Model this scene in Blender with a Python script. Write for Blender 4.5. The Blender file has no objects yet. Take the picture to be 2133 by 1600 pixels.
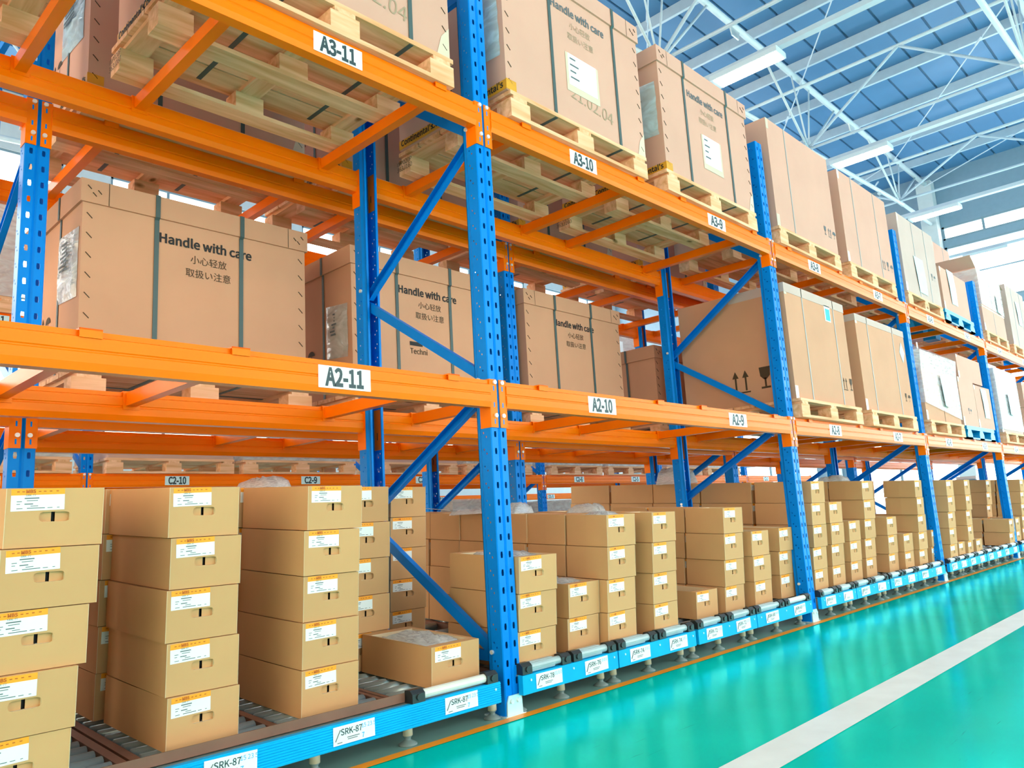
import bpy, math, random
from mathutils import Vector, Matrix
random.seed(11)
SC = bpy.context.scene
COL = SC.collection

# ------------------------------------------------------------------ camera
cam_data = bpy.data.cameras.new('camera')
cam = bpy.data.objects.new('camera', cam_data); COL.objects.link(cam)
RV = Vector((-.174207, -.0180826, -.0557207))
a45 = math.sqrt(.5)
R0 = Matrix(((a45, -a45, 0), (0, 0, -1), (a45, a45, 0)))          # rows: right, down, forward
RR = Matrix.Rotation(RV.length, 3, RV.normalized()) @ R0
rt, dn, fw = RR[0], RR[1], RR[2]
M = Matrix(((rt.x, -dn.x, -fw.x), (rt.y, -dn.y, -fw.y), (rt.z, -dn.z, -fw.z))).to_4x4()
M.translation = Vector((-2.46975, -2.4542, .80268))
cam.matrix_world = M
cam_data.sensor_width = 36.0
cam_data.lens = 1631.804 / 2133 * 36
cam_data.clip_start = .05; cam_data.clip_end = 200
SC.camera = cam
# ------------------------------------------------------------------ world, exposure
world = bpy.data.worlds.new('world'); SC.world = world; world.use_nodes = True
world.node_tree.nodes['Background'].inputs[0].default_value = (.75, .9, 1, 1)
world.node_tree.nodes['Background'].inputs[1].default_value = 1.0
SC.view_settings.view_transform = 'Standard'
SC.view_settings.look = 'None'
SC.view_settings.exposure = 0.0
SC.view_settings.gamma = 1.0
SC.view_settings.use_curve_mapping = False
SC.cycles.use_denoising = True
SC.cycles.max_bounces = 8
SC.cycles.diffuse_bounces = 5
SC.cycles.sample_clamp_indirect = 6
WIN_SIDE = 4.6      # brightness of the daylight-filled windows along the aisle side
WIN_END = 3.0       # end wall glazing
WIN_BACK = 5.5      # added windows lighting behind the racks, and the end wall's top strip
FILL_REAR = 4.2      # added unseen fill panes in the short wall behind the camera
LAMP = 28.0

# ------------------------------------------------------------------ materials
def mat(name, col, rough=.5, metal=0.0, tint=None, var=0.0, vscale=8.0, bump=0.0, bscale=60.0, spec=.5, rnd=0.0, stretch=None, emit=0.0, coat=0.0):
    m = bpy.data.materials.new(name); m.use_nodes = True
    nt = m.node_tree; n = nt.nodes; L = nt.links; b = n['Principled BSDF']
    b.inputs['Base Color'].default_value = (*col, 1); b.inputs['Roughness'].default_value = rough
    b.inputs['Metallic'].default_value = metal
    b.inputs['Specular IOR Level'].default_value = spec
    if tint: b.inputs['Specular Tint'].default_value = (*tint, 1)
    if coat: b.inputs['Coat Weight'].default_value = coat; b.inputs['Coat Roughness'].default_value = .12
    if emit:
        b.inputs['Emission Color'].default_value = (*col, 1); b.inputs['Emission Strength'].default_value = emit
    tc = n.new('ShaderNodeTexCoord'); vec = tc.outputs['Object']
    if stretch:
        mp = n.new('ShaderNodeMapping'); mp.inputs['Scale'].default_value = stretch
        L.new(vec, mp.inputs['Vector']); vec = mp.outputs['Vector']
    if var or rnd:
        hsv = n.new('ShaderNodeHueSaturation'); hsv.inputs['Color'].default_value = (*col, 1)
        val = None
        if var:
            t = n.new('ShaderNodeTexNoise'); t.inputs['Scale'].default_value = vscale; t.inputs['Detail'].default_value = 5
            L.new(vec, t.inputs['Vector'])
            r = n.new('ShaderNodeMapRange'); r.inputs['From Min'].default_value = .3; r.inputs['From Max'].default_value = .7
            r.inputs['To Min'].default_value = 1 - var; r.inputs['To Max'].default_value = 1 + var
            L.new(t.outputs['Fac'], r.inputs['Value']); val = r.outputs['Result']
        if rnd:
            oi = n.new('ShaderNodeObjectInfo')
            r2 = n.new('ShaderNodeMapRange'); r2.inputs['To Min'].default_value = 1 - rnd; r2.inputs['To Max'].default_value = 1 + rnd
            L.new(oi.outputs['Random'], r2.inputs['Value'])
            if val is None: val = r2.outputs['Result']
            else:
                mu = n.new('ShaderNodeMath'); mu.operation = 'MULTIPLY'
                L.new(val, mu.inputs[0]); L.new(r2.outputs['Result'], mu.inputs[1]); val = mu.outputs[0]
        L.new(val, hsv.inputs['Value']); L.new(hsv.outputs['Color'], b.inputs['Base Color'])
    if bump:
        t2 = n.new('ShaderNodeTexNoise'); t2.inputs['Scale'].default_value = bscale; t2.inputs['Detail'].default_value = 3
        L.new(vec, t2.inputs['Vector'])
        bp = n.new('ShaderNodeBump'); bp.inputs['Strength'].default_value = bump; bp.inputs['Distance'].default_value = .004
        L.new(t2.outputs['Fac'], bp.inputs['Height']); L.new(bp.outputs['Normal'], b.inputs['Normal'])
    return m

ORANGE = mat('orange paint', (1.0, .185, .0), .32, bump=.03, bscale=9, var=.05, vscale=3, spec=.3, tint=(1, .72, .42))
BLUE = mat('blue paint', (.0, .215, .78), .32, bump=.05, bscale=14, var=.06, vscale=5, spec=.22, tint=(.3, .8, 1))
CYAN = mat('light blue paint', (.0, .40, .82), .45, bump=.05, bscale=30, var=.05, spec=.3, tint=(.4, .9, 1))
STEEL = mat('zinc steel', (.72, .78, .78), .32, metal=.55, var=.08)
BOLT = mat('bolt zinc', (.85, .88, .88), .28, metal=.4)
GALV = mat('galvanised plate', (.62, .82, .86), .35, metal=.3, var=.1)
CARD = mat('carton board', (.62, .345, .158), .8, var=.05, vscale=3, bump=.06, bscale=25, spec=.25, rnd=.05)
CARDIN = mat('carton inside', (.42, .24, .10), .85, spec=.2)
CRATE = mat('crate board', (.64, .375, .29), .75, var=.04, vscale=2.5, bump=.05, bscale=12, spec=.25, rnd=.03)
CRATEB = mat('tan crate board', (.61, .325, .20), .75, var=.05, vscale=2.5, bump=.05, bscale=12, spec=.25, rnd=.03)
GREYB = mat('grey board', (.56, .435, .39), .75, var=.05, vscale=2.5, bump=.05, bscale=12, spec=.25, rnd=.04)
EDGE = mat('board edge', (.72, .58, .38), .8)
DARK = mat('gap shade', (.012, .012, .015), .8)  # black plates paint the shade inside carton slits and plate slots
INK = mat('black ink', (.012, .012, .014), .7)
INKB = mat('brown ink', (.06, .035, .015), .75)
INKG = mat('grey ink', (.10, .13, .15), .7)
PENCIL = mat('pencil', (.40, .30, .20), .8)
PAPER = mat('paper', (.86, .90, .90), .6, var=.02)
PAPERC = mat('bluish paper', (.55, .83, .90), .6, var=.04)
SIGN = mat('sign plate', (.86, .89, .90), .35)
SIGNC = mat('pale cyan sign plate', (.62, .86, .90), .4)
SIGNINK = mat('sign lettering', (.02, .05, .065), .5)
ORTAG = mat('orange tag', (1.0, .36, .01), .6)
TAGINK = mat('tag ink', (.50, .10, .0), .6)
STRAP = mat('green grey strap', (.055, .10, .105), .45, spec=.4)
STRAPL = mat('pale grey strap', (.30, .36, .38), .4)
YTAPE = mat('amber tape', (.72, .34, .02), .3, var=.1)
CTAPE = mat('clear tape', (.70, .60, .46), .2)
PALB = mat('blue plastic', (.0, .30, .62), .38, var=.04)
RAILB = mat('brown channel', (.20, .085, .05), .55, var=.15, vscale=6)
ROLL = mat('roller zinc', (.36, .47, .53), .3, metal=.5, var=.08)
TUBE = mat('wrapped tube', (.36, .47, .50), .3, bump=.3, bscale=30, var=.12)
TUBEW = mat('white tube', (.72, .72, .66), .4, var=.08)
RUBBER = mat('black plastic', (.016, .02, .022), .4)
CREAM = mat('cream sleeve', (.66, .60, .44), .5, var=.05)
FOOTM = mat('grey foot', (.18, .25, .25), .45)
TRUSS = mat('white steel', (.66, .76, .80), .35, var=.04)
PURL = mat('purlin steel', (.52, .63, .72), .4, var=.04)
ROOF = mat('roof sheet', (.085, .22, .42), .42, spec=.2, var=.10, vscale=.8, bump=.1, bscale=5)
SEAM = mat('roof seam', (.07, .17, .30), .6)
WALLE = mat('end wall paint', (.24, .36, .46), .7, var=.03)
WALLM = mat('wall paint', (.62, .68, .70), .7, var=.03)
FRAMEM = mat('window frame', (.22, .32, .38), .5)
LAMPM = mat('lamp diffuser', (1, 1, 1), .5, emit=LAMP)
LAMPB = mat('lamp housing', (.62, .72, .78), .4)
PINK = mat('cardboard sheet edges', (.52, .40, .30), .8, var=.2, vscale=40, stretch=(.3, .3, 6))
WHITE = mat('white paint', (.80, .90, .90), .4, var=.05, vscale=6)
TAPEO = mat('orange floor tape', (1.0, .34, .015), .45, var=.06, vscale=5)
PANE_S = mat('bright window glass', (1.0, .95, .90), .2, emit=WIN_SIDE)
PANE_E = mat('bright frosted glass', (.90, .96, 1.0), .25, emit=WIN_END)
FILL_W = mat('warm fill glass', (1.0, .76, .52), .25, emit=FILL_REAR)  # glows warm as added fill, no window known there
PANE_B = mat('strip and rear fill glass', (1.0, .97, .92), .25, emit=WIN_BACK)
GREYS = mat('grey steel', (.16, .18, .20), .4)

def wood(name, stretch):
    m = bpy.data.materials.new(name); m.use_nodes = True
    nt = m.node_tree; n = nt.nodes; L = nt.links; b = n['Principled BSDF']; b.inputs['Roughness'].default_value = .7
    b.inputs['Specular IOR Level'].default_value = .25
    tc = n.new('ShaderNodeTexCoord'); mp = n.new('ShaderNodeMapping'); mp.inputs['Scale'].default_value = stretch
    oi = n.new('ShaderNodeObjectInfo'); ad = n.new('ShaderNodeVectorMath'); ad.operation = 'ADD'
    L.new(tc.outputs['Object'], ad.inputs[0]); L.new(oi.outputs['Location'], ad.inputs[1])
    L.new(ad.outputs[0], mp.inputs['Vector'])
    t = n.new('ShaderNodeTexNoise'); t.inputs['Scale'].default_value = 3; t.inputs['Detail'].default_value = 6; t.inputs['Distortion'].default_value = .6
    L.new(mp.outputs[0], t.inputs['Vector'])
    cr = n.new('ShaderNodeValToRGB'); e = cr.color_ramp.elements
    e[0].position = .3; e[0].color = (.70, .34, .15, 1); e[1].position = .7; e[1].color = (.98, .60, .38, 1)
    L.new(t.outputs['Fac'], cr.inputs['Fac'])
    v = n.new('ShaderNodeTexVoronoi'); v.inputs['Scale'].default_value = 2.6
    mp2 = n.new('ShaderNodeMapping'); mp2.inputs['Scale'].default_value = tuple(max(1, s * .22) for s in stretch)
    L.new(ad.outputs[0], mp2.inputs['Vector']); L.new(mp2.outputs[0], v.inputs['Vector'])
    r = n.new('ShaderNodeMapRange'); r.inputs['From Min'].default_value = .05; r.inputs['From Max'].default_value = .11
    L.new(v.outputs['Distance'], r.inputs['Value'])
    mx = n.new('ShaderNodeMixRGB'); mx.inputs['Color1'].default_value = (.26, .12, .04, 1)
    L.new(r.outputs['Result'], mx.inputs['Fac']); L.new(cr.outputs['Color'], mx.inputs['Color2'])
    L.new(mx.outputs['Color'], b.inputs['Base Color'])
    return m
WOODX = wood('pine along', (.8, 9, 9))
WOODY = wood('pine across', (9, .8, 9))

def film(name, fac, tint=(.82, .88, .92)):
    m = bpy.data.materials.new(name); m.use_nodes = True
    nt = m.node_tree; n = nt.nodes; L = nt.links; b = n['Principled BSDF']
    b.inputs['Base Color'].default_value = (*tint, 1); b.inputs['Roughness'].default_value = .16
    tr = n.new('ShaderNodeBsdfTransparent'); mx = n.new('ShaderNodeMixShader')
    tc = n.new('ShaderNodeTexCoord'); mp = n.new('ShaderNodeMapping'); mp.inputs['Scale'].default_value = (2, 2, 5)
    t = n.new('ShaderNodeTexNoise'); t.inputs['Scale'].default_value = 2.2; t.inputs['Detail'].default_value = 2.5; t.inputs['Distortion'].default_value = 2.2
    L.new(tc.outputs['Object'], mp.inputs['Vector']); L.new(mp.outputs[0], t.inputs['Vector'])
    r = n.new('ShaderNodeMapRange'); r.inputs['From Min'].default_value = .35; r.inputs['From Max'].default_value = .68
    r.inputs['To Min'].default_value = fac * .75; r.inputs['To Max'].default_value = min(1, fac * 1.25)
    L.new(t.outputs['Fac'], r.inputs['Value']); L.new(r.outputs['Result'], mx.inputs['Fac'])
    bp = n.new('ShaderNodeBump'); bp.inputs['Strength'].default_value = .35; bp.inputs['Distance'].default_value = .02
    L.new(t.outputs['Fac'], bp.inputs['Height']); L.new(bp.outputs['Normal'], b.inputs['Normal'])
    L.new(tr.outputs[0], mx.inputs[1]); L.new(b.outputs[0], mx.inputs[2])
    L.new(mx.outputs[0], n['Material Output'].inputs['Surface'])
    return m
FILM = film('stretch film', .42)
POUCH = film('document pouch film', .75, (.55, .76, .86))
POUCHG = film('grey document pouch film', .8, (.60, .62, .62))
BAG = film('poly bag', .6, (.74, .80, .82))

def floor_mat():
    m = bpy.data.materials.new('teal epoxy'); m.use_nodes = True
    nt = m.node_tree; n = nt.nodes; L = nt.links; b = n['Principled BSDF']
    tc = n.new('ShaderNodeTexCoord')
    t = n.new('ShaderNodeTexNoise'); t.inputs['Scale'].default_value = 1.1; t.inputs['Detail'].default_value = 5
    L.new(tc.outputs['Object'], t.inputs['Vector'])
    cr = n.new('ShaderNodeValToRGB'); e = cr.color_ramp.elements
    e[0].position = .3; e[0].color = (.0, .60, .50, 1); e[1].position = .72; e[1].color = (.0, .80, .66, 1)
    L.new(t.outputs['Fac'], cr.inputs['Fac'])
    prev = cr.outputs['Color']
    for k, (rz, sc, lo, hi, amt) in enumerate(((.35, (1.1, 26, 1), .70, .735, .55), (-.5, (1.6, 40, 1), .715, .74, .45), (1.2, (1.0, 30, 1), .735, .76, .4))):
        mp = n.new('ShaderNodeMapping'); mp.inputs['Rotation'].default_value = (0, 0, rz); mp.inputs['Scale'].default_value = sc
        L.new(tc.outputs['Object'], mp.inputs['Vector'])
        s = n.new('ShaderNodeTexNoise'); s.inputs['Scale'].default_value = 2.2 + k; s.inputs['Detail'].default_value = 4
        L.new(mp.outputs[0], s.inputs['Vector'])
        r = n.new('ShaderNodeMapRange'); r.inputs['From Min'].default_value = lo; r.inputs['From Max'].default_value = hi
        r.inputs['To Max'].default_value = amt
        L.new(s.outputs['Fac'], r.inputs['Value'])
        mx = n.new('ShaderNodeMixRGB'); mx.inputs['Color2'].default_value = (.0, .17, .17, 1)
        L.new(r.outputs['Result'], mx.inputs['Fac']); L.new(prev, mx.inputs['Color1']); prev = mx.outputs['Color']
    t2 = n.new('ShaderNodeTexNoise'); t2.inputs['Scale'].default_value = 3; t2.inputs['Detail'].default_value = 6
    L.new(tc.outputs['Object'], t2.inputs['Vector'])
    r = n.new('ShaderNodeMapRange'); r.inputs['To Min'].default_value = .06; r.inputs['To Max'].default_value = .26
    L.new(t2.outputs['Fac'], r.inputs['Value'])
    bp = n.new('ShaderNodeBump'); bp.inputs['Strength'].default_value = .05; bp.inputs['Distance'].default_value = .01
    L.new(t2.outputs['Fac'], bp.inputs['Height'])
    df = n.new('ShaderNodeBsdfDiffuse'); L.new(prev, df.inputs['Color'])
    gl = n.new('ShaderNodeBsdfGlossy'); gl.inputs['Color'].default_value = (.16, .92, 1.0, 1)
    L.new(r.outputs['Result'], gl.inputs['Roughness']); L.new(bp.outputs['Normal'], gl.inputs['Normal'])
    fr = n.new('ShaderNodeFresnel'); fr.inputs['IOR'].default_value = 1.5; L.new(bp.outputs['Normal'], fr.inputs['Normal'])
    ms = n.new('ShaderNodeMixShader'); L.new(fr.outputs[0], ms.inputs['Fac']); L.new(df.outputs[0], ms.inputs[1]); L.new(gl.outputs[0], ms.inputs[2])
    L.new(ms.outputs[0], n['Material Output'].inputs['Surface']); n.remove(b)
    return m
FLOOR = floor_mat()
FLOORG = mat('teal epoxy greyed for bounce', (.21, .43, .40), .3, var=.08, vscale=2)  # floor past the tape is greyed to warm the light bounced onto pallet undersides

# ------------------------------------------------------------------ helpers
class MB:
    def __init__(s): s.v = []; s.f = []; s.m = []
    def face(s, pts, m=0):
        k = len(s.v); s.v += [tuple(p) for p in pts]; s.f.append(tuple(range(k, k + len(pts)))); s.m.append(m); return s
    def box(s, x0, y0, z0, x1, y1, z1, m=0, skip=''):
        k = len(s.v)
        s.v += [(x0, y0, z0), (x1, y0, z0), (x1, y1, z0), (x0, y1, z0), (x0, y0, z1), (x1, y0, z1), (x1, y1, z1), (x0, y1, z1)]
        for nm, q in (('b', (0, 3, 2, 1)), ('t', (4, 5, 6, 7)), ('f', (0, 1, 5, 4)), ('k', (2, 3, 7, 6)), ('l', (3, 0, 4, 7)), ('r', (1, 2, 6, 5))):
            if nm in skip: continue
            s.f.append(tuple(k + i for i in q)); s.m.append(m)
        return s
    def bar(s, p, q, w, h, m=0, up=(0, 0, 1)):
        p, q = Vector(p), Vector(q); d = (q - p).normalized(); u = Vector(up)
        if abs(d.dot(u)) > .98: u = Vector((1, 0, 0))
        a = d.cross(u).normalized() * (w / 2); b = a.cross(d).normalized() * (h / 2)
        k = len(s.v)
        for c in (p, q): s.v += [tuple(c - a - b), tuple(c + a - b), tuple(c + a + b), tuple(c - a + b)]
        for fc in ((0, 3, 2, 1), (4, 5, 6, 7), (0, 1, 5, 4), (1, 2, 6, 5), (2, 3, 7, 6), (3, 0, 4, 7)):
            s.f.append(tuple(k + i for i in fc)); s.m.append(m)
        return s
    def tube(s, p, q, r, n=10, m=0, r2=None):
        p, q = Vector(p), Vector(q); d = (q - p).normalized(); u = Vector((0, 0, 1))
        if abs(d.dot(u)) > .98: u = Vector((1, 0, 0))
        a = d.cross(u).normalized(); b = a.cross(d); r2 = r if r2 is None else r2
        k = len(s.v)
        for c, rr in ((p, r), (q, r2)):
            for i in range(n):
                t = 2 * math.pi * i / n; s.v.append(tuple(c + a * (math.cos(t) * rr) + b * (math.sin(t) * rr)))
        for i in range(n):
            j = (i + 1) % n; s.f.append((k + i, k + n + i, k + n + j, k + j)); s.m.append(m)
        s.f.append(tuple(k + i for i in range(n))); s.m.append(m)
        s.f.append(tuple(k + n + i for i in reversed(range(n)))); s.m.append(m)
        return s
    def ext(s, poly, a, b, ax='x', m=0):
        # extrude a closed polygon: ax 'x' -> points (y,z); 'y' -> (x,z); 'z' -> (x,y)
        def P(c, t): return {'x': (t, c[0], c[1]), 'y': (c[0], t, c[1]), 'z': (c[0], c[1], t)}[ax]
        n = len(poly); k = len(s.v)
        s.v += [P(c, a) for c in poly] + [P(c, b) for c in poly]
        for i in range(n):
            j = (i + 1) % n; s.f.append((k + i, k + j, k + n + j, k + n + i)); s.m.append(m)
        s.f.append(tuple(k + i for i in reversed(range(n)))); s.m.append(m)
        s.f.append(tuple(k + n + i for i in range(n))); s.m.append(m)
        return s
    def lathe(s, prof, c=(0, 0, 0), n=12, m=0):
        k = len(s.v)
        for r, z in prof:
            for i in range(n):
                t = 2 * math.pi * i / n; s.v.append((c[0] + r * math.cos(t), c[1] + r * math.sin(t), c[2] + z))
        for h in range(len(prof) - 1):
            for i in range(n):
                j = (i + 1) % n; s.f.append((k + h * n + i, k + h * n + j, k + (h + 1) * n + j, k + (h + 1) * n + i)); s.m.append(m)
        s.f.append(tuple(k + i for i in reversed(range(n)))); s.m.append(m)
        h = len(prof) - 1; s.f.append(tuple(k + h * n + i for i in range(n))); s.m.append(m)
        return s
    def text(s, me, loc, m=0, face='front', sc=1.0):
        k = len(s.v)
        for vv in me.vertices:
            x, y, z = vv.co * sc
            if face == 'front': s.v.append((loc[0] + x, loc[1] - z, loc[2] + y))
            else: s.v.append((loc[0] - z, loc[1] - x, loc[2] + y))
        for p in me.polygons: s.f.append(tuple(k + i for i in p.vertices)); s.m.append(m)
        return s
    def mesh(s, name, mats, smooth=False):
        me = bpy.data.meshes.new(name); me.from_pydata(s.v, [], s.f)
        for x in (mats if isinstance(mats, (list, tuple)) else [mats]): me.materials.append(x)
        for p, i in zip(me.polygons, s.m): p.material_index = i; p.use_smooth = smooth
        me.update(); return me
    def build(s, name, mats, parent=None, loc=(0, 0, 0), rot=(0, 0, 0), smooth=False):
        return add(name, s.mesh(name, mats, smooth), parent, loc, rot)

def add(name, me, parent=None, loc=(0, 0, 0), rot=(0, 0, 0), scale=None):
    o = bpy.data.objects.new(name, me); COL.objects.link(o)
    if parent is not None: o.parent = parent
    o.location = loc; o.rotation_euler = rot
    if scale: o.scale = scale
    return o
def tag(o, label, cat, group=None):
    o['label'] = label; o['category'] = cat
    if group: o['group'] = group
    return o
def thing(name, label, cat, loc=(0, 0, 0), rot=(0, 0, 0), group=None):
    return tag(add(name, None, None, loc, rot), label, cat, group)
def struct(o): o['kind'] = 'structure'; return o
def stuff(o): o['kind'] = 'stuff'; return o

_T = {}
try:
    FNT = bpy.data.fonts.load(bpy.utils.system_resource('DATAFILES') + '/fonts/Noto Sans CJK Regular.woff2')
except Exception:
    FNT = None
_CAP = [0]
def txt(s, size, bold=0.0, align='CENTER', res=3):
    key = (s, round(size, 4), bold, align, res)
    if key in _T: return _T[key]
    cu = bpy.data.curves.new('lettering', 'FONT'); cu.body = s; cu.size = size; cu.align_x = align; cu.resolution_u = res
    cu.offset = bold * size * (.55 if FNT else 1)
    if FNT: cu.font = FNT

    o = bpy.data.objects.new('tmp', cu); COL.objects.link(o)
    dg = bpy.context.evaluated_depsgraph_get()
    me = bpy.data.meshes.new_from_object(o.evaluated_get(dg))
    bpy.data.objects.remove(o); bpy.data.curves.remove(cu)
    if _CAP[0]: me.transform(Matrix.Scale(_CAP[0], 4))
    _T[key] = me; return me
_h = txt('H', 1.0); _c = max(v.co.y for v in _h.vertices); _CAP[0] = .72 / _c; _T.clear()     # capitals stand .72 of the nominal size
def lettering(parent, s, size, loc, m, bold=0.02, face='front', align='CENTER', name='lettering', rot=None, squeeze=1.0):
    me = txt(s, size, bold, align).copy(); me.materials.clear(); me.materials.append(m)
    r = (math.pi / 2, 0, 0) if face == 'front' else (math.pi / 2, 0, -math.pi / 2)
    return add(name, me, parent, loc, rot or r, (squeeze, 1, 1))
ORD = ['first', 'second', 'third', 'fourth', 'fifth', 'sixth', 'seventh', 'eighth', 'ninth', 'tenth', 'eleventh', 'twelfth', 'thirteenth']
# ------------------------------------------------------------------ room shell
X0, X1, Y0, Y1, ZC = -7.0, 20.5, -7.5, 14.0, 9.6
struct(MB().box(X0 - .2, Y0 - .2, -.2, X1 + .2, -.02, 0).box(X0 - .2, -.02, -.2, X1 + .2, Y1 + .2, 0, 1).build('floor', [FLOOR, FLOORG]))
struct(MB().face([(-6, -1.20, .002), (20.3, -1.20, .002), (20.3, -1.045, .002), (-6, -1.045, .002)]).build('trim_1', WHITE))
t_ = MB()
t_.face([(-6, -.058, .003), (20.3, -.085, .003), (20.3, -.033, .003), (-6, -.006, .003)])
struct(t_.build('trim_2', TAPEO))
ceil = struct(MB().box(X0 - .2, Y0 - .2, ZC, X1 + .2, Y1 + .2, ZC + .15).build('ceiling', SEAM))
pm = MB().box(X0, 0, 0, X1, .555, .03).mesh('roof_panel', ROOF)
y = Y0 + .02
while y < Y1 - .5:
    add('roof_panel', pm, ceil, (0, y, ZC - .032)); y += .6
pu = MB().ext([(-.03, 0), (.03, 0), (.03, .02), (-.012, .02), (-.012, .18), (.03, .18), (.03, .2), (-.03, .2)], Y0, Y1, 'y').mesh('purlin', PURL)
for k in range(16):
    add('purlin', pu, ceil, (-5.0 + 1.72 * k, 0, ZC - .235))

winn = [0]
def wall_with(name, axis, c, thick, a0, a1, z0, z1, holes, m):
    # wall in plane axis=c with rectangular holes (a,b,za,zb), holes sorted along a and not overlapping in a
    b = MB(); xs = a0
    def bx(p, q, r, s):
        if q - p < 1e-4 or s - r < 1e-4: return
        if axis == 'y': b.box(p, min(c, c + thick), r, q, max(c, c + thick), s)
        else: b.box(min(c, c + thick), p, r, max(c, c + thick), q, s)
    cols = sorted(set([(h[0], h[1]) for h in holes]))
    for p, q in cols:
        bx(xs, p, z0, z1); xs = q
        zz = z0
        for h in sorted([h for h in holes if (h[0], h[1]) == (p, q)], key=lambda h: h[2]):
            bx(p, q, zz, h[2]); zz = h[3]
        bx(p, q, zz, z1)
    bx(xs, a1, z0, z1)
    return struct(b.build(name, m))
def window(axis, c, a, b, za, zb, nx, nz, pane, name='window', inward=1):
    winn[0] += 1
    f = MB(); t = .05
    def bx(p, q, r, s, d=.06):
        if axis == 'y': f.box(p, c - d, r, q, c + d, s)
        else: f.box(c - d, p, r, c + d, q, s)
    bx(a, b, za, za + t); bx(a, b, zb - t, zb); bx(a, a + t, za, zb); bx(b - t, b, za, zb)
    for i in range(1, nx): p = a + (b - a) * i / nx; bx(p - .03, p + .03, za, zb, .05)
    for i in range(1, nz): p = za + (zb - za) * i / nz; bx(a, b, p - .018, p + .018, .04)
    w = struct(f.build('%s_%d' % (name, winn[0]), FRAMEM))
    for i in range(nx):
        for j in range(nz):
            p, q = a + (b - a) * i / nx + .01, a + (b - a) * (i + 1) / nx - .01
            r, s = za + (zb - za) * j / nz + .01, za + (zb - za) * (j + 1) / nz - .01
            g = MB()
            if axis == 'y': g.box(p, c - .008, r, q, c + .008, s)
            else: g.box(c - .008, p, r, c + .008, q, s)
            g.build('window_pane', pane, w)
    return w
side = [(-1.6 + 3.75 * k, 1.6 + 3.75 * k, .12, 5.2) for k in range(6)]
wall_with('wall_right', 'y', Y0, -.2, X0, X1, 0, ZC, side, WALLM)
for h in side: window('y', Y0 - .08, *h, 2, 3, PANE_S)
endh = [(-6.8, 3.0, .3, 5.6), (-6.8, 3.0, 5.78, 7.42), (-6.8, 3.0, 7.62, 8.0), (3.45, 6.4, .02, 2.6), (7.2, 13.2, .3, 5.6)]
wall_with('wall_end', 'x', X1, .2, Y0, Y1, 0, ZC, endh, WALLE)
window('x', X1 + .06, *endh[0], 5, 3, PANE_E); window('x', X1 + .06, *endh[1], 5, 2, PANE_E)
window('x', X1 + .06, *endh[2], 10, 1, PANE_B)
window('x', X1 + .06, *endh[3], 2, 1, PANE_E, 'door'); window('x', X1 + .06, *endh[4], 4, 3, PANE_E)
back = [(-6 + 4.5 * k, -2.4 + 4.5 * k, 2.6, 8.4) for k in range(6)]  # added windows, their glow lights the area behind the racks
wall_with('wall_left', 'y', Y1, .2, X0, X1, 0, ZC, back, WALLM)
for h in back: window('y', Y1 + .08, *h, 3, 2, PANE_B)
rear = [(-6.5, -.6, .3, 5.0), (.2, 6.2, .3, 5.0), (7.2, 13.0, .3, 5.0)]  # unseen openings added so warm panes fill the left-facing carton sides
wall_with('wall_back', 'x', X0, -.2, Y0, Y1, 0, ZC, rear, WALLM)
for h in rear: window('x', X0 - .08, *h, 3, 3, FILL_W)
struct(MB().box(X1 - .35, 3.02, 0, X1 - .02, 3.4, 9.3).build('trim_3', WALLM))
struct(MB().box(X1 - .3, 6.5, 0, X1 - .02, 6.85, 9.3).build('trim_4', WALLM))

# ------------------------------------------------------------------ roof trusses and bracing
def zl(x): return min(7.25 + .06 * (x - 4.7), 8.05)
ZU = 9.2
def truss(yc, label):
    t = thing('roof_truss', label, 'truss', (0, yc, 0), group='roof trusses')
    b = MB(); xs = [-6.8, 4.7, 17.9, 20.1]
    for p, q in zip(xs, xs[1:]): b.tube((p, 0, zl(p)), (q, 0, zl(q)), .045, 12)
    b.build('lower_chord', TRUSS, t, smooth=True)
    MB().tube((-6.8, 0, ZU), (20.1, 0, ZU), .058, 12).build('upper_chord', TRUSS, t, smooth=True)
    k = 0; x = -3.7
    while x < 20:
        low = (x, 0, zl(x))
        for dx in (-1.75, -.42, .42, 1.75):
            if -6.6 < x + dx < 20: MB().tube(low, (x + dx, 0, ZU), .024 if abs(dx) > 1 else .017, 8).build('web_member', TRUSS, t, smooth=True)
        MB().ext([(x - .22, zl(x) - .06), (x + .22, zl(x) - .06), (x + .12, zl(x) + .24), (x - .12, zl(x) + .24)], -.012, .012, 'y').build('gusset_plate', STEEL, t)
        xm = x + 2.65
        if xm < 20: MB().ext([(xm - .2, ZU + .05), (xm - .12, ZU - .22), (xm + .12, ZU - .22), (xm + .2, ZU + .05)], -.012, .012, 'y').build('gusset_plate', STEEL, t)
        x += 5.33
    return t
TY = [-4.3, -.57, 3.15, 6.9, 10.6]
for yy, lb in zip(TY, ['white tubular roof truss over the far side of the aisle', 'white tubular roof truss running over the green aisle', 'white tubular roof truss above the two near racks',
                       'white tubular roof truss above the gangway behind the racks', 'white tubular roof truss by the added rear wall windows']): truss(yy, lb)
xb = [-3.7 + 5.33 * k for k in range(5)]
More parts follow.
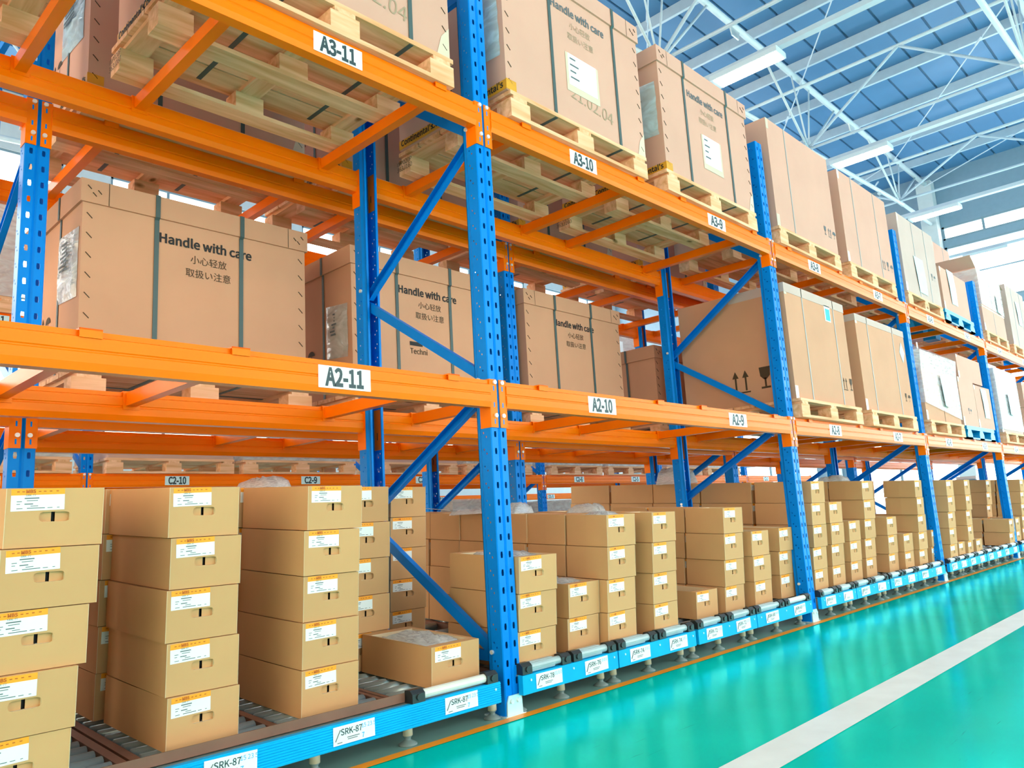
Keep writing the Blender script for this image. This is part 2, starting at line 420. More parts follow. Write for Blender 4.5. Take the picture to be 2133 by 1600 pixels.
for i, (ya, yb) in enumerate(zip(TY, TY[1:])):
    for j, x in enumerate(xb):
        if x < 1.5: continue
        b = thing('roof_bracing', 'thin V bracing rods in the %s bay between the %s and %s roof trusses' % (ORD[j], ORD[i], ORD[i + 1]), 'bracing', (x, 0, 0), group='roof bracing')
        ym = (ya + yb) / 2; z = zl(x)
        MB().tube((0, ya, ZU - .14), (0, yb, ZU - .14), .035, 8).build('upper_strut', TRUSS, b)
        MB().tube((0, ya, z + .02), (0, yb, z + .02), .03, 8).build('lower_strut', PURL, b)
        for yq in (ya, yb): MB().tube((0, yq, z + .04), (0, ym, ZU - .15), .028, 8).build('bracing_rod', PURL, b)
        r = MB().tube((0, ya, ZU - .1), (5.33 if x < 15 else 2.4, yb, ZU - .1), .013, 6)
        r.tube((1.0, ya + (yb - ya) * .19, ZU - .1), (1.22, ya + (yb - ya) * .232, ZU - .1), .024, 6).build('tie_rod', PURL, b)

# ------------------------------------------------------------------ hanging lamps
def lamp_proto():
    t = thing('hanging_lamp', 'x', 'lamp', group='hanging batten lamps')
    b = MB().ext([(-.155, .0), (.155, .0), (.155, .075), (.12, .085), (-.12, .085), (-.155, .075)], 0, 1.04, 'y')
    b.build('housing', LAMPB, t)
    MB().box(-.135, .03, -.006, .135, .98, .0005).build('diffuser', LAMPM, t)
    for yy in (.06, .98): MB().tube((0, yy, .08), (0, yy, .10), .02, 8).build('mounting_stud', STEEL, t)
    return t
def copy_tree(o, parent=None):
    c = o.copy(); COL.objects.link(c)
    if parent is not None: c.parent = parent
    for ch in list(o.children): copy_tree(ch, c)
    return c
lp = None
for yy, what in ((1.55, 'over the racks'), (-3.4, 'as added fill over the aisle'), (6.6, 'over the rear gangway')):  # the aisle row is out of view, added to fill the front rack
    for k in range(7):
        x = -5.45 + 4.33 * k
        if lp is None: o = lp = lamp_proto()
        else: o = copy_tree(lp)
        o.location = (x, yy, 7.0)
        o['label'] = 'lit white batten lamp, %s along in the row hung %s' % (ORD[k], what)

for k in range(7):
    x = -5.45 + 4.33 * k
    t = thing('cable_trunking', 'long grey lighting trunking hung across the hall, %s along' % ORD[k], 'trunking', (x, 0, 7.1), group='lighting trunkings')
    MB().ext([(-.06, 0), (.06, 0), (.06, .075), (.05, .075), (.05, .012), (-.05, .012), (-.05, .075), (-.06, .075)], Y0 + .02, 8.4, 'y').build('tray', PURL, t)
    for yc in TY[:4]:
        if zl(x) - .04 > 7.12: MB().tube((0, yc, .07), (0, yc, zl(x) - 7.1 + .02), .006, 6).build('hanging_rod', STEEL, t); MB().box(-.05, yc - .03, zl(x) - 7.1 - .1, .05, yc + .03, zl(x) - 7.1 - .06).build('clamp', STEEL, t)
# ------------------------------------------------------------------ pallet racking
PITCH, Z0K, HT = .075, 1.2638, 3.57
def hole_cell(b, P, x0, x1, z0, z1, cx, cz, hw, hh, m=0):
    o = [(x0, z0), (cx, z0), (x1, z0), (x1, cz), (x1, z1), (cx, z1), (x0, z1), (x0, cz)]
    h = [(cx - hw * .75, cz - hh), (cx, cz - hh), (cx + hw * .75, cz - hh), (cx + hw, cz), (cx + hw * .75, cz + hh), (cx, cz + hh), (cx - hw * .75, cz + hh), (cx - hw, cz)]
    k = len(b.v); b.v += [P(*p) for p in o] + [P(*p) for p in h]
    for i in range(8):
        j = (i + 1) % 8; b.f.append((k + i, k + j, k + 8 + j, k + 8 + i)); b.m.append(m)
def upright_mesh():
    b = MB(); zs = []
    k = int((Z0K) / PITCH); first = Z0K - k * PITCH
    z = first
    while z < HT - .02: zs.append(z); z += PITCH
    F = lambda x, z: (x, 0, z)
    # web with two slot columns and a V groove
    for x0, x1, cx in ((-.046, -.009, -.025), (.009, .046, .025)):
        b.face([F(x0, 0), F(x1, 0), F(x1, zs[0] - PITCH / 2), F(x0, zs[0] - PITCH / 2)])
        for z in zs: hole_cell(b, F, x0, x1, z - PITCH / 2, min(z + PITCH / 2, HT), cx, z, .0075, .0135)
        b.face([F(x0, zs[-1] + PITCH / 2), F(x1, zs[-1] + PITCH / 2), F(x1, HT), F(x0, HT)])
    for p, q in (((-.009, 0), (0, .006)), ((0, .006), (.009, 0)), ((.046, 0), (.05, .004)), ((-.05, .004), (-.046, 0))):
        b.face([(p[0], p[1], 0), (q[0], q[1], 0), (q[0], q[1], HT), (p[0], p[1], HT)])
    for s in (-1, 1):
        x = s * .05
        G = (lambda y, z: (x, y, z)) if s > 0 else (lambda y, z: (x, y, z))
        def quad(y0, y1, xa=x, xb=x):
            pts = [(xa, y0, 0), (xb, y1, 0), (xb, y1, HT), (xa, y0, HT)]
            b.face(pts if s > 0 else pts[::-1])
        quad(.004, .026)
        st = len(b.f)
        for y0, y1, cy, dz in ((.026, .042, .034, 0), (.042, .058, .050, PITCH / 2)):
            pts = [(x, y0, 0), (x, y1, 0), (x, y1, zs[0] - PITCH / 2), (x, y0, zs[0] - PITCH / 2)]
            b.face(pts if s > 0 else pts[::-1])
            st = len(b.f)
            for z in zs: hole_cell(b, G, y0, y1, z - PITCH / 2, min(z + PITCH / 2, HT), cy, z + (dz * .5 - .009), .0042, .0042)
            if s < 0:
                for i in range(st, len(b.f)): b.f[i] = b.f[i][::-1]
            pts = [(x, y0, zs[-1] + PITCH / 2), (x, y1, zs[-1] + PITCH / 2), (x, y1, HT), (x, y0, HT)]
            b.face(pts if s > 0 else pts[::-1])
        quad(.058, .066); quad(.066, .078, x, s * .042); quad(.078, .095, s * .042, s * .042)
        pts = [(s * .042, .095, 0), (s * .028, .095, 0), (s * .028, .095, HT), (s * .042, .095, HT)]
        b.face(pts if s > 0 else pts[::-1])
    me = b.mesh('upright', BLUE)
    o = add('tmp', me); md = o.modifiers.new('s', 'SOLIDIFY'); md.thickness = .0025; md.offset = -1
    me2 = bpy.data.meshes.new_from_object(o.evaluated_get(bpy.context.evaluated_depsgraph_get()))
    bpy.data.objects.remove(o); me2.name = 'upright'; return me2
UP = upright_mesh()
def brace_mesh(p, q, openleft):
    # channel between (y,z) points, web towards +x when openleft else -x
    p, q = Vector((0, *p)), Vector((0, *q)); d = (q - p).normalized(); u = Vector((1, 0, 0)).cross(d)
    b = MB(); s = 1 if openleft else -1
    for c0, c1, w, off in ((-.023, .023, .003, (s * .014)),):
        b.bar(p + Vector((off, 0, 0)), q + Vector((off, 0, 0)), .046, .003, up=(1, 0, 0))
    for k in (-1, 1):
        b.bar(p + u * (k * .0215), q + u * (k * .0215), .003, .028, up=(1, 0, 0))
    return b.mesh('diagonal_brace', BLUE)
PTS = [((.09, .25), (.94, .80)), ((.94, .90), (.09, 1.38)), ((.09, 1.47), (.94, 2.00)), ((.94, 2.05), (.09, 2.63)), ((.09, 2.67), (.94, 3.28))]
BR = [brace_mesh(p, q, i % 2 == 1) for i, (p, q) in enumerate(PTS)]
HB = MB().box(-.014, .09, -.022, .014, .93, .022).mesh('horizontal_brace', BLUE)
fp = MB()
fp.ext([(-.047, .003), (.047, .003), (.044, .06), (.034, .085), (-.034, .085), (-.044, .06)], -.007, -.001, 'y')
fp.box(-.06, -.012, .0, .06, .12, .006)
FP = fp.mesh('foot_plate', GALV)
BO = MB().tube((0, 0, 0), (0, -.009, 0), .0095, 12).mesh('bolt', BOLT)
def frame_proto():
    t = thing('rack_upright', 'x', 'rack upright', group='blue rack uprights')
    for yy, r in ((0, 0), (1.0, math.pi)):
        add('post', UP, t, (0, yy, 0), (0, 0, r))
        f = add('foot_plate', FP, t, (0, yy, 0), (0, 0, r))
        for sx in (-.02, .02): add('bolt', BO, f, (sx, -.006, .062))
    for m in BR: add('diagonal_brace', m, t)
    add('horizontal_brace', HB, t, (0, 0, .235)); add('horizontal_brace', HB, t, (0, 0, 3.42))
    for z in (.26, 1.44, 2.66):
        for yy in (.06, .945): add('brace_bolt', BO, t, (-.051, yy, z if yy < .5 else z - .58 + 1.16 * (z < .5)), (0, 0, -math.pi / 2))
    return t
FPROTO = None
def frame(x, yf, label):
    global FPROTO
    if FPROTO is None: FPROTO = frame_proto(); o = FPROTO
    else: o = copy_tree(FPROTO)
    o.location = (x, yf, 0); o['label'] = label; return o

LB = 2.9
PROF = [(.04, 0), (.0, 0), (0, -.017), (-.012, -.022), (-.012, -.057), (-.0085, -.0605), (-.0085, -.0645), (-.012, -.068), (-.012, -.098), (-.006, -.122), (.04, -.122),
        (.052, -.098), (.052, -.068), (.0485, -.0645), (.0485, -.0605), (.052, -.057), (.052, -.022), (.04, -.017)]
BEAM = MB().ext(PROF, 0, LB).mesh('crossbeam', ORANGE)
cp = MB()
cp.ext([(.006, -.005), (-.032, -.005), (-.05, -.005), (-.05, -.217), (-.012, -.217), (.006, -.203)][::-1], -.006, -.0022, 'y') if False else None
cp.box(-.042, -.0065, -.212, -.002, -.0025, .006)         # flange lapping the post (post lies at x<0)
cp.box(-.003, -.0065, -.212, .0025, .062, .006)           # side plate
for zz in (-.03, -.105, -.18): cp.box(-.0265, -.0068, zz - .013 - .003, -.0195, -.0064, zz + .006, 1)
cp.box(-.0032, .028, -.158, -.0028, .034, -.118, 2); 
CPL = cp.mesh('connector_plate', [ORANGE, BLUE, DARK])
CPR = MB(); CPR.v = [(-x, y, z) for x, y, z in cp.v]; CPR.f = [f[::-1] for f in cp.f]; CPR.m = cp.m
CPRM = CPR.mesh('connector_plate', [ORANGE, BLUE, DARK])
SG = MB().box(-.115, -.0012, -.042, .115, 0, .042).mesh('location_sign', SIGN)
SGC = MB().box(-.115, -.0012, -.042, .115, 0, .042).mesh('location_sign', SIGNC)
def crossbeam(x, yf, zt, label, signs=(), rear=False, cyan=False, light=False):
    o = tag(add('rack_crossbeam', BEAM, None, (x + .05, yf, zt) if not rear else (x + 2.95, yf, zt), (0, 0, math.pi if rear else 0)), label, 'rack beam', 'orange rack crossbeams')
    if not light:
        for me, xx, s in ((CPL, 0.0, -1), (CPRM, LB, 1)):
            c = add('connector_plate', me, o, (xx, 0, 0))
            for zz in (-.008, -.158): add('bolt', BO, c, (s * .027, -.0065, zz))
    for cx, s in signs:
        g = add('location_sign', SGC if cyan else SG, o, (cx - .05, -.0122, -.064))
        n = len(s)
        lettering(g, s, .088, (0, -.0018, -.031), SIGNINK, .03, squeeze=(.86 if n <= 4 else .74))
    return o
hk = MB()
hk.box(-.022, .045, -.06, .022, .955, -.004)
for a, c in ((-.018, .048), (.952, 1.018)):
    hk.box(-.032, a, -.001, .032, c, .004)
hk.box(-.032, -.018, -.024, .032, -.0135, .004); hk.box(-.032, 1.0135, -.024, .032, 1.018, .004)
hk.box(-.034, .0525, -.075, .034, .056, .0); hk.box(-.034, .944, -.075, .034, .9475, .0)
HOOK = hk.mesh('support_bar', ORANGE)
def support_bar(x, yf, zt, label):
    return tag(add('support_bar', HOOK, None, (x, yf, zt + .0005)), label, 'support bar', 'orange pallet support bars')
Z2, Z3 = 1.43, 2.78
NB = 6
for i in range(-1, NB):
    frame(3.0 * i, 0, 'blue perforated rack frame with zigzag braces, %s post pair of the front rack' % ORD[i + 1])
for i in range(0, NB):
    frame(-1.545 + 3.0 * i, 1.26, 'blue perforated rack frame of the second rack, %s along behind the front rack' % ORD[i])
frame(-4.545, 1.26, 'blue perforated rack frame of the second rack beyond the picture edge')
num = 12
for i in range(-1, NB - 1):
    a, b_ = num, num - 1; num -= 2
    for lv, zt, nm in ((2, Z2, 'middle'), (3, Z3, 'top')):
        crossbeam(3.0 * i, 0, zt, 'orange crossbeam with white signs, front of the %s shelf, %s bay, front rack' % (nm, ORD[i + 1]),
                  signs=((.755, 'A%d-%d' % (lv, a)), (2.185, 'A%d-%d' % (lv, b_))))
        crossbeam(3.0 * i, 1.0, zt, 'plain orange crossbeam, rear of the %s shelf, %s bay, front rack' % (nm, ORD[i + 1]), rear=True)
        for k, dx in enumerate((.3, 1.3, 1.77, 2.73)):
            support_bar(3.0 * i + dx, 0, zt, 'orange support bar, %s across the %s shelf, %s bay, front rack' % (ORD[k], nm, ORD[i + 1]))
for i in range(-1, NB - 1):
    for zt, nm in ((Z2, 'middle'), (Z3, 'top')):
        x = -1.545 + 3.0 * i
        crossbeam(x, 1.26, zt, 'orange crossbeam facing the front rack, %s shelf, %s bay, second rack' % (nm, ORD[i + 1]))
        crossbeam(x, 2.26, zt, 'shaded orange crossbeam, far side, %s shelf, %s bay, second rack' % (nm, ORD[i + 1]), rear=True)
        if i < 3:
            for k, dx in enumerate((.3, 1.3, 1.77, 2.73)):
                support_bar(x + dx, 1.26, zt, 'orange support bar, %s across the %s shelf, %s bay, second rack' % (ORD[k], nm, ORD[i + 1]))
# third rack across the rear gangway, and a fourth behind it
cn = 12
for i in range(-1, 5):
    x = -.1 + 3.0 * i
    if i >= 0: frame(x, 5.03, 'blue rack frame of the third rack across the rear gangway, %s along' % ORD[i])
    s2 = [(.79, 'C2-%d' % cn), (2.23, 'C2-%d' % (cn - 1))]; s3 = [(.79, 'C3-%d' % cn), (2.23, 'C3-%d' % (cn - 1))]; cn -= 2
    if cn < -1: s2 = s3 = []
    crossbeam(x, 5.03, Z2, 'orange crossbeam with pale signs across the rear gangway, middle shelf, %s bay' % ORD[i + 1], signs=s2, cyan=True)
    crossbeam(x, 5.03, Z3, 'orange crossbeam with pale signs across the rear gangway, top shelf, %s bay' % ORD[i + 1], signs=s3, cyan=True)
    crossbeam(x, 6.03, Z2, 'orange rear crossbeam of the third rack, middle shelf, %s bay' % ORD[i + 1], rear=True)
    if i >= 1: crossbeam(x + .4, 8.6, 1.34, 'low orange crossbeam of the fourth rack far behind, %s bay' % ORD[i], signs=[(.79, 'D1-%d' % (9 - 2 * i + 2)), (2.23, 'D1-%d' % (8 - 2 * i + 2))], light=True, cyan=True)
frame(-3.1, 5.03, 'blue rack frame of the third rack beyond the picture edge')
for i in range(1, 6): frame(.3 + 3.0 * i, 8.6, 'blue rack frame of the fourth rack far behind, %s along' % ORD[i - 1])
# ------------------------------------------------------------------ pallets
def _bd(x0, y0, z0, x1, y1, z1, m, nm): return MB().box(x0, y0, z0, x1, y1, z1).mesh(nm, m)
PW, PD, PH = 1.18, .90, .14
BBOT = _bd(-.59, 0, 0, .59, .10, .02, WOODX, 'bottom_board')
BBLK = _bd(-.07, 0, 0, .07, .10, .078, WOODX, 'block')
BSTR = _bd(-.05, 0, 0, .05, .90, .02, WOODY, 'stringer_board')
BDECK = _bd(-.59, 0, 0, .59, .172, .022, WOODX, 'deck_board')
def pallet(xc, yf, z, label, w=1.18, stamp=False, group='wooden pallets on the racks'):
    t = thing('wooden_pallet', label, 'pallet', (xc, yf, z), group=group); sx = w / 1.18; t.scale = (sx, 1, 1)
    for yy in (0, .40, .80):
        add('bottom_board', BBOT, t, (0, yy, 0))
        for xx in (-.52, 0, .52): add('block', BBLK, t, (xx, yy, .02))
    for xx in (-.52, 0, .52): add('stringer_board', BSTR, t, (xx, 0, .098))
    for k in range(5): add('deck_board', BDECK, t, (0, .182 * k, .118))
    if stamp:
        for i, s in enumerate(('WP020P', '363J160')):
            lettering(t, s, .036, (-.592, .85, .062 - .034 * i), INKB, .0, face='left', name='stamped_lettering')
    return t
def plastic_pallet(xc, yf, z, label, w=1.2):
    t = thing('plastic_pallet', label, 'pallet', (xc, yf, z), group='blue plastic pallets'); t.scale = (w / 1.2, 1, 1)
    MB().box(-.6, 0, .105, .6, .95, .15).build('deck', PALB, t)
    for xx in (-.5, 0, .5):
        for yy in (0, .4, .8):
            MB().ext([(xx - .1, .0), (xx + .1, .0), (xx + .1, .06), (xx + .06, .105), (xx - .06, .105), (xx - .1, .06)], yy, yy + .15, 'y').build('foot', PALB, t)
    MB().box(-.6, 0, 0, .6, .1, .018).build('skid', PALB, t); MB().box(-.6, .85, 0, .6, .95, .018).build('skid', PALB, t)
    MB().box(-.58, -.0015, .05, -.5, 0, .085).build('maker_plate', GREYS, t)
    return t

# ------------------------------------------------------------------ printed marks
def umbrella(b, P, u, v, s, m=0):
    pts = [(u + s * .5 * math.cos(math.pi * i / 8), v + s * .42 * math.sin(math.pi * i / 8)) for i in range(9)]
    b.face([P(*p) for p in pts], m)
    b.face([P(u - s * .03, v - s * .5), P(u + s * .03, v - s * .5), P(u + s * .03, v), P(u - s * .03, v)], m)
    b.face([P(u - s * .16, v - s * .55), P(u + s * .03, v - s * .55), P(u + s * .03, v - s * .49), P(u - s * .16, v - s * .49)], m)
def arrows(b, P, u, v, s, m=0):
    for d in (-.28, .28):
        c = u + d * s
        b.face([P(c - s * .05, v - s * .5), P(c + s * .05, v - s * .5), P(c + s * .05, v + s * .2), P(c - s * .05, v + s * .2)], m)
        b.face([P(c - s * .18, v + s * .18), P(c + s * .18, v + s * .18), P(c, v + s * .55)], m)
    b.face([P(u - s * .5, v - s * .62), P(u + s * .5, v - s * .62), P(u + s * .5, v - s * .55), P(u - s * .5, v - s * .55)], m)
def glass(b, P, u, v, s, m=0):
    b.face([P(u - s * .3, v + s * .55), P(u - s * .26, v + s * .1), P(u - s * .08, v - s * .08), P(u + s * .08, v - s * .08), P(u + s * .26, v + s * .1), P(u + s * .3, v + s * .55)], m)
    b.face([P(u - s * .05, v - s * .45), P(u + s * .05, v - s * .45), P(u + s * .05, v), P(u - s * .05, v)], m)
    b.face([P(u - s * .25, v - s * .55), P(u + s * .25, v - s * .55), P(u + s * .25, v - s * .45), P(u - s * .25, v - s * .45)], m)
def recycle(b, P, u, v, s, m=0):
    for k in range(3):
        a0 = math.pi / 2 + k * 2 * math.pi / 3 + .25; a1 = a0 + 1.45
        o = [(u + s * .5 * math.cos(a0 + (a1 - a0) * i / 4), v + s * .5 * math.sin(a0 + (a1 - a0) * i / 4)) for i in range(5)]
        q = [(u + s * .3 * math.cos(a0 + (a1 - a0) * i / 4), v + s * .3 * math.sin(a0 + (a1 - a0) * i / 4)) for i in range(5)]
        for i in range(4): b.face([P(*o[i]), P(*o[i + 1]), P(*q[i + 1]), P(*q[i])], m)
        am = a1; b.face([P(u + s * .6 * math.cos(am), v + s * .6 * math.sin(am)), P(u + s * .4 * math.cos(am + .35), v + s * .4 * math.sin(am + .35)), P(u + s * .2 * math.cos(am), v + s * .2 * math.sin(am))], m)
def icons(t, kinds, x0, z0, s, d, m, face='front', off=.0022):
    P = (lambda u, v: (u, -off, v)) if face == 'front' else (lambda u, v: (d, -u, v))
    for i, kd in enumerate(kinds):
        b = MB(); {'u': umbrella, 'a': arrows, 'g': glass, 'r': recycle}[kd](b, P, x0 + i * s * 1.35, z0 + (0 if kd != 'r' else 0), s)
        b.build('printed_symbol', m, t)
def pouch_on_left(t, x, y0, y1, z0, z1, m, print_=True):
    b = MB(); n, k = 8, 10; rnd = random.Random(int(y0 * 1000 + z0 * 100))
    for j in range(k + 1):
        for i in range(n + 1):
            e = 0 if i in (0, n) or j in (0, k) else rnd.uniform(.001, .012)
            b.v.append((x - .003 - e, y0 + (y1 - y0) * i / n + (0 if e else rnd.uniform(-.004, .004)), z0 + (z1 - z0) * j / k + (.02 * (i / n))))
    for j in range(k):
        for i in range(n): b.f.append((j * (n + 1) + i, j * (n + 1) + i + 1, (j + 1) * (n + 1) + i + 1, (j + 1) * (n + 1) + i)); b.m.append(0)
    p = b.build('document_pouch', m, t, smooth=True)
    if print_:
        q = MB(); rr = random.Random(5)
        for r in range(7):
            zz = z1 - .05 - r * .02
            q.box(x - .0165, y0 + .10 + rr.uniform(0, .02), zz, x - .0155, y1 - .05 - rr.uniform(0, .05), zz + .009)
        q.build('printed_lines', INKG, p)
    return p

# ------------------------------------------------------------------ export crates (strapped telescopic cartons)
def crate(x0, x1, yf, z, h, label, m=CRATE, d=.86, text=True, straps=(.29, .67), pouch=None, tape=False, sheet=None, note=None, faint=False, lid=.11, strapm=STRAP, mark=None, name='strapped_crate', textx=.49, group=None):
    w = x1 - x0; xc = (x0 + x1) / 2
    t = thing(name, label, 'crate', (xc, yf, z), group=group)
    hw = w / 2
    MB().box(-hw, 0, 0, hw, d, h - lid * .5).build('body', m, t)
    l = MB(); e = .012
    l.box(-hw - e, -e, h - lid, hw + e, d + e, h)
    lo = l.build('lid', m, t)
    q = MB()
    for sx, c in ((-1, -hw - e), (1, hw + e)):
        for a, b_ in ((.02, .1),):
            q.face([(c - sx * a, -e - .001, h - lid + .004), (c - sx * (a + b_), -e - .001, h - lid + .004), (c - sx * (a + b_), -e - .001, h - .002), (c - sx * a, -e - .001, h - .002)] if 0 else
                   [(c - sx * .118, -e - .0012, h - lid), (c - sx * .121, -e - .0012, h - lid), (c - sx * .121, -e - .0012, h), (c - sx * .118, -e - .0012, h)])
        for k in range(3):
            u, v = c - sx * (.035 + .022 * k), h - lid * (.35 + .14 * ((k * 2) % 3))
            q.bar((u - .008, -e - .001, v + .008), (u + .008, -e - .001, v - .008), .005, .003)
    stuff(q.build('staple', INKB, lo))
    s = MB()
    for sx in (-1, 1):
        for k in range(8):
            zz = h * .06 + (h - lid) * k / 8.2
            s.bar((sx * (hw - .03) - .012, -.001, zz + .012), (sx * (hw - .03) + .012, -.001, zz - .012), .004, .003)
    stuff(s.build('stitch', INKB, t))
    for i, fx in enumerate(straps):
        x = -hw + w * fx; b = MB(); ww = .011; o1 = e + .003; bot = -.14
        zb = h - lid - .012
        b.box(x - ww, -o1 - .002, h - lid, x + ww, -o1, h + .002)
        b.face([(x - ww, -o1 - .001, h - lid), (x + ww, -o1 - .001, h - lid), (x + ww, -.003, zb), (x - ww, -.003, zb)])
        b.box(x - ww, -.005, -.022, x + ww, -.003, zb)
        b.box(x - ww, -o1, h, x + ww, d + o1, h + .002)
        b.box(x - ww, -.004, -.024, x + ww, d - .02, -.022)
        b.build('strap', strapm, t)
    yd = d * .34
    b = MB(); b.box(-hw - .004, yd - .01, 0, -hw - .002, yd + .01, h - lid); b.box(-hw - e - .004, yd - .01, h - lid, -hw - e - .002, yd + .01, h); b.box(-hw, yd - .01, -.025, hw, yd + .01, -.0225)
    b.build('cross_strap', strapm, t)
    if text:
        im = PENCIL if faint else INK
        tx = -hw + w * textx
        lettering(t, 'Handle with care', .062, (tx, -.0022, h - lid - .115), INKG if faint else INK, .022, name='printed_lettering')
        lettering(t, '小心轻放', .048, (tx + .01, -.0022, h - lid - .19), im if faint else INKB, .0, name='printed_lettering')
        lettering(t, '取扱い注意', .048, (tx + .01, -.0022, h - lid - .26), im if faint else INKB, .0, name='printed_lettering')
    if mark:
        g = MB(); g.box(tx - .16, -.0022, h - lid - .44, tx - .06, -.0015, h - lid - .415); g.build('printed_bar', INK, t)
        lettering(t, mark, .045, (tx - .16, -.0022, h - lid - .49), INKB, .01, align='LEFT', name='printed_lettering')
    if pouch:
        pouch_on_left(t, -hw, pouch[0], pouch[1], pouch[2], pouch[3], pouch[4] if len(pouch) > 4 else POUCH)
    icons(t, 'au', -d * .62, h * .33, .075, -hw - .0022, INKB, 'left'); icons(t, 'r', -d * .50, h * .23, .085, -hw - .0022, INKB, 'left')
    if tape:
        b = MB(); b.box(-hw - .0035, 0, .004, -hw - .002, d, .056); b.box(-hw - .0035, -.003, .004, -hw + .07, -.0015, .06)
        p = b.build('sealing_tape', YTAPE, t)
        for k in range(3): lettering(p, "Continental's", .046, (-hw - .005, .16 + .27 * k, .019), INK, .02, face='left')
        b = MB(); b.face([(hw - .08, -.002, .0), (hw - .005, -.002, .0), (hw - .001, -.002, .16), (hw - .05, -.002, .10)]); b.build('torn_tape', CTAPE, t)
    if sheet:
        sx, sz, sw, sh = sheet
        b = MB(); b.box(sx - sw / 2 - .02, -.0024, sz - sh / 2 - .04, sx + sw / 2 + .02, -.0018, sz + sh / 2); cl = b.build('clear_tape', CTAPE, t)
        b = MB(); b.box(sx - sw / 2, -.0034, sz - sh / 2, sx + sw / 2, -.0026, sz + sh / 2); pp = b.build('packing_sheet', PAPER, t)
        q = MB()
        for k in range(4): q.box(sx - sw * .44, -.0042, sz + sh * .33 - k * sh * .2, sx - sw * .44 + sw * (.3 if k % 2 else .2), -.0036, sz + sh * .38 - k * sh * .2)
        q.build('printed_lines', INKG, pp)
    if note: lettering(t, note[0], note[3], (note[1], -.0022, note[2]), PENCIL, .0, name='pencil_note', rot=(math.pi / 2, .12, 0))
    return t
ZB2, ZB3 = Z2 + .002, Z3 + .002
HC = .88
# second rack, middle shelf
for x0, x1, lb, kw in ((-1.365, -.23, 'first', dict(pouch=(.03, .31, .33, .66, POUCHG), textx=.51)), (.075, 1.21, 'second', dict(pouch=(.04, .26, .22, .54, POUCHG), mark='Techni', textx=.51)), (1.55, 2.68, 'third', dict(textx=.49))):
    pallet((x0 + x1) / 2, 1.20, ZB2, 'wooden pallet under the %s strapped tan crate on the second rack, middle shelf' % lb)
    crate(x0, x1, 1.22, ZB2 + PH, HC, {'first': 'large tan crate with two dark straps and bold handling print, beside a grey pouch', 'second': 'tan strapped crate with a pouch, seen behind the first blue brace', 'third': 'tan strapped crate with small handling print, past the first tall post'}[lb], m=CRATEB, group='strapped crates', **kw)
pallet(3.72, 1.20, ZB2, 'wooden pallet under the low lidded crate behind the second post')
crate(3.17, 4.27, 1.22, ZB2 + PH, .66, 'low lidded crate half hidden behind the second rear post, middle shelf', m=CRATEB, text=False, group='strapped crates')
# second rack, top shelf
for i, (x0, x1) in enumerate(((-1.365, -.22), (.03, 1.17), (1.55, 2.68), (3.05, 4.2))):
    pallet((x0 + x1) / 2, 1.20, ZB3, 'wooden pallet seen from below on the second rack, top shelf, %s along' % ORD[i])
    crate(x0, x1, 1.22, ZB3 + PH, HC, 'strapped crate on the second rack, top shelf, %s along' % ORD[i], text=(i > 0), pouch=(.08, .40, .28, .62) if i == 0 else None, tape=True, group='strapped crates')
# front rack, top shelf
pallet(-2.26, -.03, ZB3, 'wooden pallet in the top corner of the picture, front rack top shelf')
crate(-2.83, -1.69, -.02, ZB3 + PH, HC, 'strapped crate on the front rack top shelf, cut by the picture corner', group='strapped crates')
pallet(-.79, -.03, ZB3, 'wooden pallet seen from below behind the worn top shelf sign before the first tall post', stamp=True)
crate(-1.365, -.21, -.02, ZB3 + PH, HC, 'strapped crate cut off by the picture top, above the biggest top shelf sign', tape=True, straps=(.3, .8), group='strapped crates', note=('21.02.04', .14, .1, .10))
pallet(.77, -.03, ZB3, 'wooden pallet on the top shelf just past the first tall post', stamp=True)
crate(.165, 1.37, -.02, ZB3 + PH, HC, 'strapped crate with white sheet, blue pouch and pencilled date, past the first post', tape=True, straps=(.31, .79), pouch=(-.0 + .03, .31, .20, .60), sheet=(.03, .32, .25, .19), note=('21.02.04', .10, .13, .10), faint=True, textx=.52, group='strapped crates')
pallet(2.17, -.03, ZB3, 'wooden pallet on the top shelf just before the second post', stamp=True)
crate(1.60, 2.76, -.02, ZB3 + PH, HC - .02, 'strapped crate with faint print and torn white sheet, before the second post', tape=True, straps=(.26, .75), pouch=(.03, .30, .25, .62), sheet=(.03, .30, .22, .21), faint=True, textx=.5, group='strapped crates')

